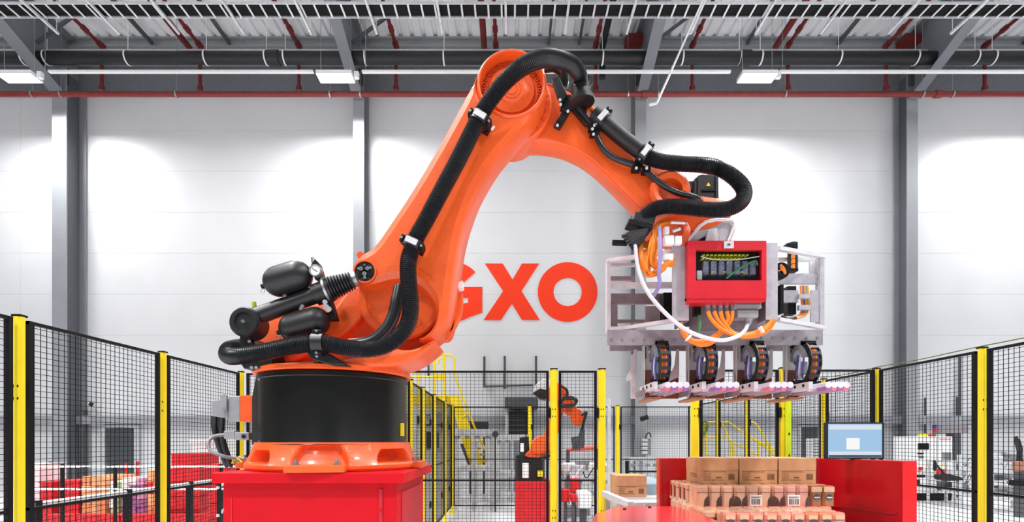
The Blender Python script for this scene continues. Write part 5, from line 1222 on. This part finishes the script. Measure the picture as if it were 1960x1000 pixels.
t, lo, hi = ebox('dark_screen', 'dark horizontal screen behind the yellow stair', 'panel', 891, 808, 935, 826, 14.5, 0.1, GREY_D)
B().box(lo, hi).build('board', mat('black_louvre', '26282c', 0.5), t); B().box((lo[0]+0.1, 14.52, 0), (lo[0]+0.16, 14.6, lo[2])).box((hi[0]-0.16, 14.52, 0), (hi[0]-0.1, 14.6, lo[2])).build('legs', GREY_D, t)
# roller conveyors and frames
def conveyor(label, x0, x1, yt, d, dep, legs=3, th=0.14, rollers=8, lower=None):
    a, b = P(x0, yt, d), P(x1, yt, d); t = thing('roller_conveyor', label, 'conveyor', ((a.x+b.x)/2, d+dep/2, 0), 'grey roller conveyors')
    z = a.z
    for yy in (d, d+dep): B().box((a.x, yy-0.02, z-th), (b.x, yy+0.02, z)).build('side_beam', GALV, t)
    for k in range(rollers):
        x = a.x+(b.x-a.x)*(k+0.5)/rollers; B().tube((x, d, z-0.05), (x, d+dep, z-0.05), 0.03, 8).build('roller', STEEL, t, 40)
    for k in range(legs):
        x = a.x+0.05+(b.x-a.x-0.1)*k/(legs-1)
        for yy in (d, d+dep): B().box((x-0.035, yy-0.03, 0), (x+0.035, yy+0.03, z-th)).build('leg', GALV, t)
    if lower:
        z2 = zat(lower, d); B().box((a.x, d-0.02, z2-0.1), (b.x, d+dep, z2)).build('lower_beam', GALV, t)
    for k in range(4):
        x = a.x+(b.x-a.x)*(k+0.4)/4; MB().cbox((x, d-0.04, z-0.17), (0.10, 0.05, 0.06)).build('drive_unit', GREY, t)
    return t
conveyor('tall grey conveyor frame at the foot of the yellow stair', 868, 945, 822, 11.1, 0.6, 3, 0.16, 9, 893)
conveyor('grey conveyor frame behind the black base of the small robot', 950, 1010, 832, 12.6, 1.0, 3, 0.14, 8, 905)
conveyor('low grey conveyor beside the narrow mesh panel', 1070, 1180, 905, 9.4, 0.8, 4, 0.16, 10, 950)
m_t, lo, hi = ebox('control_column', 'slim white control column right of the yellow stair', 'control box', 938, 835, 952, 925, 14.2, 0.3, WHITE)
B().box((lo[0], 14.2, 0), (hi[0], 14.5, hi[2])).build('body', WHITE, m_t); B().box((lo[0]+0.04, 14.18, zat(875, 14.2)), (lo[0]+0.1, 14.2, zat(866, 14.2))).build('handle', BLKSTEEL, m_t)
for k, (x, y) in enumerate(((948, 832),)):
    o = B().tube(P(x, y, 10.85), P(x, y, 11.03), 0.07, 14).tube(P(x, y, 10.9), (P(x, y, 10.9).x, 10.9, 0), 0.02, 6).build('idler_wheel', GREY_D); tag(o, ['dark idler wheel at the right end of the stair conveyor', 'dark idler wheel left of the black robot base', 'low dark idler wheel right of the stair conveyor'][k], 'wheel')
# machine block behind the near fence line (left of the stair), chain guard posts
t, lo, hi = ebox('wrapping_machine', 'grey wrapping machine behind the receding yellow posts', 'machine', 790, 785, 838, 900, 9.6, 1.2, GREY)
for x in (794, 812, 832): B().box((P(x-3, 800, 9.6).x, 9.6, 0), (P(x+3, 800, 9.6).x, 9.68, zat(790, 9.6))).build('upright', GALV, t)
for y in (788, 806, 822, 862): B().box((lo[0], 9.62, zat(y+5, 9.6)), (hi[0], 10.7, zat(y, 9.6))).build('shelf_beam', GALV, t)
for k in range(6): B().tube((lo[0]+0.05, 9.7+k*0.17, zat(810, 9.6)), (hi[0], 9.7+k*0.17, zat(810, 9.6)), 0.035, 8).build('roller', STEEL, t)
B().box((lo[0]+0.1, 9.8, zat(860, 9.6)), (hi[0]-0.1, 10.5, zat(828, 9.6))).build('drive_box', GREY_D, t)

# ---------------------------------------------------------------- the small robot
SR = 7.6
r2 = thing('small_robot', 'small orange robot on a red plinth behind the mesh fence', 'robot', (P(1017, 900, SR).x, SR, 0))
def ob(name, pts, d, t_, mm, par=r2, cf=0.02, it=1, sm=30):
    m = MB(); q = C2(pts, it) if it else [Vector(p) for p in pts]
    m.poly_y(px2(q, d), d, d+t_, cf, cf, cf, cf); return m.build(name, mm, par, sm)
sp_t = thing('red_plinth', 'tall red ribbed plinth under the small robot', 'plinth', (P(1017, 950, SR).x, SR+0.1, 0))
a, b = P(986, 919, SR), P(1052, 919, SR); B().box((a.x, SR-0.25, 0), (b.x, SR+0.45, a.z)).build('body', REDBIN, sp_t, None, 0.01)
for k in range(5): B().box((a.x+0.05+k*0.1, SR-0.262, 0.02), (a.x+0.09+k*0.1, SR-0.25, a.z-0.02)).build('rib', REDBIN, sp_t)
B().lathe((P(1014, 900, SR).x, SR+0.05, a.z), (0, 0, 1), [(0.0, 0.0), (0.215, 0), (0.215, 0.30), (0.19, 0.31), (0, 0.31)], 32).build('base_drum', BLACK, r2, 30)
for q, mm in (((1000, 887, 1012, 916), WHITE_P), ((1029, 902, 1039, 913), YELLOW)): p_, q_ = P(q[0], q[3], SR-0.17), P(q[2], q[1], SR-0.17); B().box((p_.x, SR-0.172, p_.z), (q_.x, SR-0.12, q_.z)).build('sticker', mm, r2)
ob('turret', [(985, 872), (1000, 868), (1050, 866), (1058, 858), (1062, 866), (1044, 880), (990, 884)], SR-0.1, 0.3, BLACK)
ob('turret_casting', [(1002, 876), (1012, 862), (1022, 862), (1060, 846), (1064, 862), (1036, 878)], SR-0.12, 0.25, ORANGE)
ob('shoulder', [(1016, 868), (1018, 846), (1028, 836), (1044, 834), (1056, 838), (1060, 850), (1052, 864), (1034, 870)], SR-0.18, 0.3, ORANGE)
for k in range(3):
    m = MB(); m.lathe(P(1030+k*7, 851, SR-0.05), (1, 0, 0.15), [(0.115, -0.006), (0.121, 0), (0.115, 0.006)], 24); m.build('casting_rib', ORANGE_D, r2, 30)
ob('shoulder_motor', [(994, 870), (995, 838), (1012, 836), (1014, 868)], SR-0.08, 0.18, BLACK, r2, 0.01, 0)
p_, q_ = P(996, 866, SR-0.1), P(1003, 849, SR-0.1); B().box((p_.x, SR-0.105, p_.z), (q_.x, SR-0.07, q_.z)).build('sticker', WHITE_P, r2)
ob('link_arm', [(1040, 842), (1052, 800), (1062, 756), (1076, 748), (1086, 756), (1078, 790), (1066, 840), (1054, 856)], SR-0.05, 0.2, ORANGE)
ob('elbow', [(1046, 758), (1050, 740), (1066, 732), (1080, 736), (1086, 752), (1074, 766), (1054, 768)], SR-0.12, 0.3, ORANGE)
ob('motor_cluster', [(1020, 752), (1026, 736), (1040, 726), (1058, 728), (1062, 744), (1046, 766), (1032, 762)], SR-0.1, 0.28, mat('pale_grey_motor', 'c9c8c6', 0.45), r2, 0.015, 0)
ob('motor_shroud', [(1020, 752), (1034, 744), (1050, 748), (1044, 766), (1034, 764)], SR-0.14, 0.2, BLACK, r2, 0.01, 0)
ob('forearm', [(1066, 736), (1080, 740), (1092, 760), (1108, 788), (1102, 800), (1086, 796), (1072, 770)], SR-0.16, 0.2, ORANGE)
ob('wrist', [(1090, 788), (1106, 780), (1122, 794), (1116, 812), (1104, 818), (1096, 808)], SR-0.14, 0.18, ORANGE)
def loop2(pts, r, mm=RUBBER, d=SR-0.25, nm='hose'): return B().path(catmull([P(x, y, d) for x, y in pts], 6), r, 8).build(nm, mm, r2, 60)
loop2([(1072, 776), (1074, 766), (1086, 762), (1100, 764), (1102, 770), (1094, 777), (1078, 778), (1072, 776)], 0.03)
loop2([(1070, 738), (1082, 744), (1086, 752), (1084, 762)], 0.02, BLACK); loop2([(1112, 796), (1122, 790), (1118, 806), (1114, 824)], 0.022)
loop2([(1064, 852), (1058, 866), (1048, 874), (1036, 877)], 0.03)
for k in range(4): loop2([(1112+k*2, 822), (1108+k*3, 836+k), (1098+k*4, 850), (1096+k*5, 862)], 0.012, GREY_D, SR-0.2, 'tool_cable')
ob('tool_plate', [(1094, 838), (1112, 834), (1120, 842), (1118, 858), (1098, 862)], SR-0.1, 0.12, GREY_D, r2, 0.01, 0)
# red pipe barrier and clutter around the small robot
t = thing('red_barrier_pipe', 'horizontal red pipe beside the small robot', 'pipe', P(1115, 859, 8.75)); q = P(1087, 861, 8.75); q2 = P(1146, 858, 8.75)
B().tube(q, q2, 0.035, 12).build('pipe', mat('coral_pipe', 'd45c44', 0.4), t, 40)
for p in (q, q2): B().box((p.x-0.03, 8.72, 0), (p.x+0.03, 8.78, p.z)).build('post', GREY_D, t)
def machine(label, x0, x1, y0, y1, d, dep, seed, base=GALV, n=14, pal=None, cat='machine', name='packing_machine', grp=None):
    """frame with uprights, beams, guards and drive boxes, standing on the floor"""
    a, b = P(x0, y1, d), P(x1, y0, d); r_ = random.Random(seed); t = thing(name, label, cat, ((a.x+b.x)/2, d+dep/2, 0), grp)
    W_ = b.x-a.x; H_ = b.z; pal = pal or [GALV, STEEL, WHITE, GREY, GREY_D]
    nu = max(2, int(W_/0.45)+1)
    for k in range(nu):
        x = a.x+0.03+(W_-0.06)*k/(nu-1)
        for yy in (d+0.03, d+dep-0.03): MB().cbox((x, yy, H_/2), (0.05, 0.05, H_)).build('upright', base, t)
    for z in (H_*0.98, H_*0.62, H_*0.3):
        B().box((a.x, d, z-0.05), (b.x, d+0.05, z)).build('beam', base, t); B().box((a.x, d+dep-0.05, z-0.05), (b.x, d+dep, z)).build('beam', base, t)
    for k in range(n):
        w_ = r_.uniform(0.08, 0.28); h_ = r_.uniform(0.06, 0.22); x = r_.uniform(a.x, b.x-w_); z = r_.choice((H_*0.98, H_*0.62, H_*0.3)); yy = d+r_.uniform(0.02, dep*0.6)
        B().box((x, yy, z), (x+w_, yy+r_.uniform(0.1, 0.25), z+h_)).build('module', r_.choice(pal), t, None, 0.006)
    for k in range(n//2):
        x = r_.uniform(a.x, b.x-0.15); z = r_.choice((H_*0.98, H_*0.62)); q = [(x, d-0.02, z), (x+0.05, d-0.06, z-0.1), (x+0.14, d-0.03, z+0.02), (x+0.2, d, z+0.08)]
        B().path(catmull(q, 5), 0.008, 6).build('cable', r_.choice((CABLE_G, WHITE_P, BLKSTEEL)), t)
    return t
machine('grey packing machine with red boxes behind the narrow mesh panel', 1072, 1145, 900, 990, 7.9, 0.7, 5, GALV, 12, [GALV, WHITE, STEEL, GREY, WHITE])
def redbox(x0, y0, x1, y1, d, lb):
    a, b = P(x0, y1, d), P(x1, y0, d); t = thing('red_control_box', lb, 'control box', ((a.x+b.x)/2, d+0.1, 0))
    B().box((a.x, d, a.z), (b.x, d+0.18, b.z)).build('body', REDBIN, t, None, 0.008); B().box((a.x+0.02, d-0.008, a.z+0.02), (b.x-0.02, d, b.z-0.02)).build('lid', REDBIN, t); B().box(((a.x+b.x)/2-0.02, d+0.05, 0), ((a.x+b.x)/2+0.02, d+0.1, a.z)).build('stand', GREY_D, t)
redbox(1076, 938, 1090, 962, 7.3, 'small red control box low beside the yellow post'); redbox(1093, 918, 1110, 944, 7.5, 'upper red control box right of the yellow post'); redbox(1093, 948, 1104, 962, 7.15, 'lower middle red control box right of the yellow post')
a = P(1106, 975, 7.2); t = thing('white_motor_guard', 'white rounded motor guard beside the red control boxes', 'guard', (a.x+0.15, 7.3, 0)); p_, q_ = P(1106, 975, 7.2), P(1132, 942, 7.2)
B().box((p_.x, 7.2, p_.z), (q_.x, 7.5, q_.z)).build('cover', WHITE, t, None, 0.03); B().box((p_.x+0.05, 7.3, 0), (q_.x-0.05, 7.4, p_.z)).build('stand', GREY_D, t)
for k, (x0, y0, x1, y1, d) in enumerate(((1095, 886, 1110, 900, 9.9), (1116, 893, 1135, 909, 9.6), (1138, 900, 1160, 918, 9.0))):
    d = 9.5; a, b = P(x0, y1, d), P(x1, y0, d); a.z = 0.922; b.z = 1.06; t = thing('conveyor_tote', ['small dark tote on the conveyor behind the narrow panel', 'brown tote in white film on the conveyor', 'brown tote nearest the yellow post on the conveyor'][k], 'tote', ((a.x+b.x)/2, d+0.15, a.z))
    B().box((a.x, d, a.z), (b.x, d+0.3, b.z)).build('body', BROWN, t, None, 0.006); B().box((a.x-0.01, d-0.01, b.z-0.03), (b.x+0.01, d+0.31, b.z+0.015)).build('lid', WHITE_P, t)
# slim galvanised pole next to the post
o = B().tube((P(1166, 800, 6.6).x, 6.6, 0), (P(1166, 760, 6.6).x, 6.6, zat(762, 6.6)), 0.022, 10).build('sensor_stand', GALV); tag(o, 'slim galvanised pole right of the yellow post with cartons behind', 'pole')
# junction boxes on the third column
t = thing('junction_cabinet', 'grey stacked junction boxes on the column above the lone carton', 'cabinet', (P(1232, 850, 15.1).x, 15.1, zat(872, 15.1)))
a, b = P(1217, 872, 15.2), P(1246, 840, 15.2); B().box((a.x, 15.2, a.z), (b.x, 15.38, b.z)).build('back_plate', GREY, t)
for k in range(4): p_, q_ = P(1229, 870-k*8, 15.1), P(1240, 864-k*8, 15.1); B().box((p_.x, 15.08, p_.z), (q_.x, 15.2, q_.z)).build('socket_box', GALV, t, None, 0.01)
B().path(catmull([P(1236, 841, 15.1), P(1238, 832, 15.1), P(1243, 829, 15.1), P(1246, 838, 15.1)], 6), 0.025, 8).build('cable', GREY_D, t, 60)
t = thing('wall_beacon', 'small black beacon on the column above the junction boxes', 'beacon', P(1232, 800, 15.2)); m = MB(); m.tube(P(1226, 803, 15.1), P(1240, 799, 15.1), 0.07, 10); m.tube(P(1237, 800, 15.1), P(1237, 778, 15.3), 0.012, 6); m.build('lamp', BLKSTEEL, t)
# low rail table behind the lone carton
conveyor('pale conveyor end in front of the column behind the lone carton', 1205, 1262, 877, 12.2, 0.7, 3, 0.06, 5)
rail_run('low black barrier behind the lone carton', (2.2, 10.0), (3.0, 10.0), (0.9, 0.5), 2, 0.02, BLKSTEEL, BLKSTEEL, None, 1.1, 0.06)

# ================================================================ behind the right: yellow rails, cabinet, machines
yr_t = thing('yellow_railing', 'yellow sloping railing behind the mesh above the brown cartons', 'railing', (P(1400, 850, 12.6).x, 12.6, 0))
def yr2(pts, r=0.022): return B().path([P(x, y, 12.6) for x, y in pts], r, 8).build('rail', YELLOW2, yr_t, 60)
yr2([(1345, 870), (1348, 812), (1352, 808), (1395, 808), (1402, 814), (1478, 866)]); yr2([(1382, 810), (1404, 860), (1408, 872)]); yr2([(1430, 810), (1440, 808), (1448, 812), (1474, 858), (1482, 872)]); yr2([(1350, 838), (1392, 838), (1402, 848), (1450, 872)]); yr2([(1436, 836), (1452, 846), (1484, 862)])
for x in (1352, 1400, 1452, 1474): B().box((P(x-1.5, 800, 12.6).x, 12.58, 0), (P(x+1.5, 800, 12.6).x, 12.63, zat(850 if x != 1352 else 810, 12.6))).build('rail_post', YELLOW2, yr_t)
B().path(catmull([P(1350, 806, 12.5), P(1354, 812, 12.5), P(1352, 826, 12.5), P(1346, 832, 12.5), P(1343, 820, 12.5), P(1346, 808, 12.5)], 6), 0.03, 8).build('hose_coil', mat('green_hose', '5a8a3a', 0.5), yr_t, 60)
# light curtain stand next to the cartons
t, lo, hi = ebox('document_rack', 'white slatted rack behind the fence left of the monitor', 'rack', 1556, 840, 1571, 878, 12.8, 0.3, WHITE)
B().box((lo[0], 12.8, 0), (hi[0], 13.1, hi[2])).build('body', WHITE, t)
for k in range(6): B().box((lo[0], 12.78, zat(842+k*6, 12.8)), (hi[0], 12.8, zat(844+k*6, 12.8))).build('shelf', GREY, t)
# white control cabinet with signal lamp
CD = 12.9
cab = thing('control_cabinet', 'white control cabinet with dark display and red stop button', 'cabinet', (P(1785, 900, CD).x, CD+0.3, 0))
a, b = P(1752, 945, CD), P(1823, 836, CD)
B().box((a.x, CD, a.z), (b.x, CD+0.6, b.z)).build('body', WHITE, cab, None, 0.01); B().box((a.x, CD+0.03, 0.0), (b.x, CD+0.57, a.z)).build('plinth', BLKSTEEL, cab)
def cpx(nm, x0, y0, x1, y1, mm, t_=0.02): p_, q_ = P(x0, y1, CD), P(x1, y0, CD); return B().box((p_.x, CD-t_, p_.z), (q_.x, CD, q_.z)).build(nm, mm, cab)
cpx('display', 1757, 849, 1777, 861, BLKSTEEL); cpx('label_plate', 1756, 867, 1767, 870, BLKSTEEL); cpx('label_plate', 1758, 874, 1767, 877, GREY_D); cpx('door_seam', 1792, 838, 1793, 943, GREY, 0.006)
cpx('door_handle', 1788, 881, 1791, 902, BLKSTEEL, 0.04); cpx('red_lettering', 1797, 840, 1820, 843, mat('pale_red_print', 'd99a98', 0.5), 0.004)
B().tube(P(1762, 898, CD-0.05), P(1762, 898, CD), 0.045, 16).build('stop_button', REDBIN, cab, 40); B().tube(P(1774, 898, CD-0.04), P(1774, 898, CD), 0.03, 14).build('yellow_button', YELLOW, cab, 40)
m = MB(); m.prism([P(1802, 892, CD-0.004), P(1809, 892, CD-0.004), P(1805.5, 886, CD-0.004)], (0, 0.003, 0)); m.build('warning_triangle', YELLOW, cab)
m = MB(); m.lathe((P(1801, 830, CD).x, CD+0.2, b.z), (0, 0, 1), [(0, 0), (0.045, 0), (0.045, 0.1), (0.0, 0.1)], 16); m.build('signal_lamp_green', mat('green_lens', '2f9a70', 0.3), cab)
for k, (mm, nm) in enumerate(((mat('red_lens', 'c22430', 0.3), 'signal_lamp_red'), (mat('blue_lens', '2b3f8a', 0.3), 'signal_lamp_blue'))): m = MB(); m.lathe((P(1801, 830, CD).x, CD+0.2, b.z+0.1*(k+1)), (0, 0, 1), [(0, 0), (0.045, 0), (0.045, 0.095), (0, 0.095)], 16); m.build(nm, mm, cab)
m = MB(); p_ = P(1777, 833, CD); m.box((p_.x-0.07, CD+0.1, b.z), (p_.x+0.07, CD+0.25, b.z+0.07)); m.build('yellow_cap', YELLOW, cab); p_ = P(1793, 834, CD); B().box((p_.x-0.06, CD+0.1, b.z), (p_.x+0.06, CD+0.2, b.z+0.05)).build('red_cap', REDBIN, cab)
# second, paler cabinet left of it and dark gear to the right
t, lo, hi = ebox('pale_cabinet', 'plain pale cabinet left of the white control cabinet', 'cabinet', 1736, 836, 1752, 945, 13.7, 0.5, WHITE); B().box((lo[0], 13.7, 0), (hi[0], 14.2, hi[2])).build('body', WHITE, t, None, 0.01); B().box((lo[0]+0.06, 13.68, 0.6), (lo[0]+0.09, 13.7, 0.8)).build('handle', GREY_D, t)
t, lo, hi = ebox('dark_mast', 'dark grey mast beside the white control cabinet', 'mast', 1826, 830, 1840, 880, 13.6, 0.25, GREY_D); B().box((lo[0], 13.6, 0), (hi[0], 13.85, hi[2])).build('column', GREY_D, t); B().box((lo[0]-0.3, 13.62, hi[2]), (hi[0]+0.2, 13.83, hi[2]+0.22)).build('head', mat('mauve_grey_head', '8c858a', 0.5), t)
machine('grey roller line with red trays right of the control cabinet', 1826, 1868, 882, 950, 11.8, 0.8, 11, GALV, 14, [GALV, STEEL, WHITE, GREY, REDBIN, GREY_D])
machine('long grey filling line at the right edge behind the fence', 1898, 2010, 884, 955, 10.7, 0.8, 12, GALV, 22, [GALV, STEEL, STEEL, GREY, GREY_D, ALU])
# foot pedal scanner hanging in front (black hand scanner on the fence rail)
t = thing('hand_scanner', 'black hand scanner on the fence rail right of the red guard', 'scanner', P(1812, 914, 4.42))
SDp = 4.42
m = MB(); m.poly_y(px2(C2([(1795, 909), (1812, 907), (1842, 914), (1846, 920), (1826, 921), (1800, 922)], 1), SDp), SDp, SDp+0.05); m.build('body', BLACK, t, 40); m = MB(); m.beam(P(1807, 908, SDp+0.02), P(1793, 891, SDp+0.02), 0.012, 0.012); m.build('stem', BLACK, t); m = MB(); m.beam(P(1788, 900, SDp+0.02), P(1789, 882, SDp+0.02), 0.014, 0.014); m.build('grip', BLACK, t)
t = thing('clip_light', 'small black clip on the fence rail beside the red guard edge', 'clip', P(1761, 912, 4.6)); m = MB(); m.cbox(P(1761, 912, 4.6), (0.07, 0.04, 0.025)); m.cbox(P(1757, 923, 4.6), (0.02, 0.03, 0.04)); m.build('body', BLACK, t, None, 0.005)
# black gun-shaped tool on a stand at the right picture edge
t = thing('tool_stand', 'black jointed tool stand at the right picture edge behind the fence', 'stand', (P(1952, 900, 10.2).x, 10.2, 0))
for a, b, r_ in (((1946, 842), (1952, 862), 0.05), ((1952, 860), (1951, 880), 0.045), ((1951, 878), (1954, 900), 0.055), ((1946, 842), (1944, 836), 0.03)): m = MB(); m.tube(P(*a, 10.2), P(*b, 10.2), r_, 10); m.build('arm_segment', BLACK, t, 40)
q = P(1954, 900, 10.2); B().box((q.x-0.06, 10.17, 0), (q.x+0.06, 10.29, q.z)).build('column', GREY_D, t); B().box((P(1940, 925, 10.2).x, 10.0, zat(930, 10.2)), (P(1975, 925, 10.2).x, 10.3, zat(920, 10.2))).build('shelf', BLKSTEEL, t)
m = MB(); m.tube(P(1946, 884, 10.1), P(1948, 902, 10.1), 0.07, 10); m.tube(P(1957, 884, 10.1), P(1956, 902, 10.1), 0.07, 10); m.build('brown_knob', mat('skin_brown_knob', '9a6a5a', 0.5), t, 40)
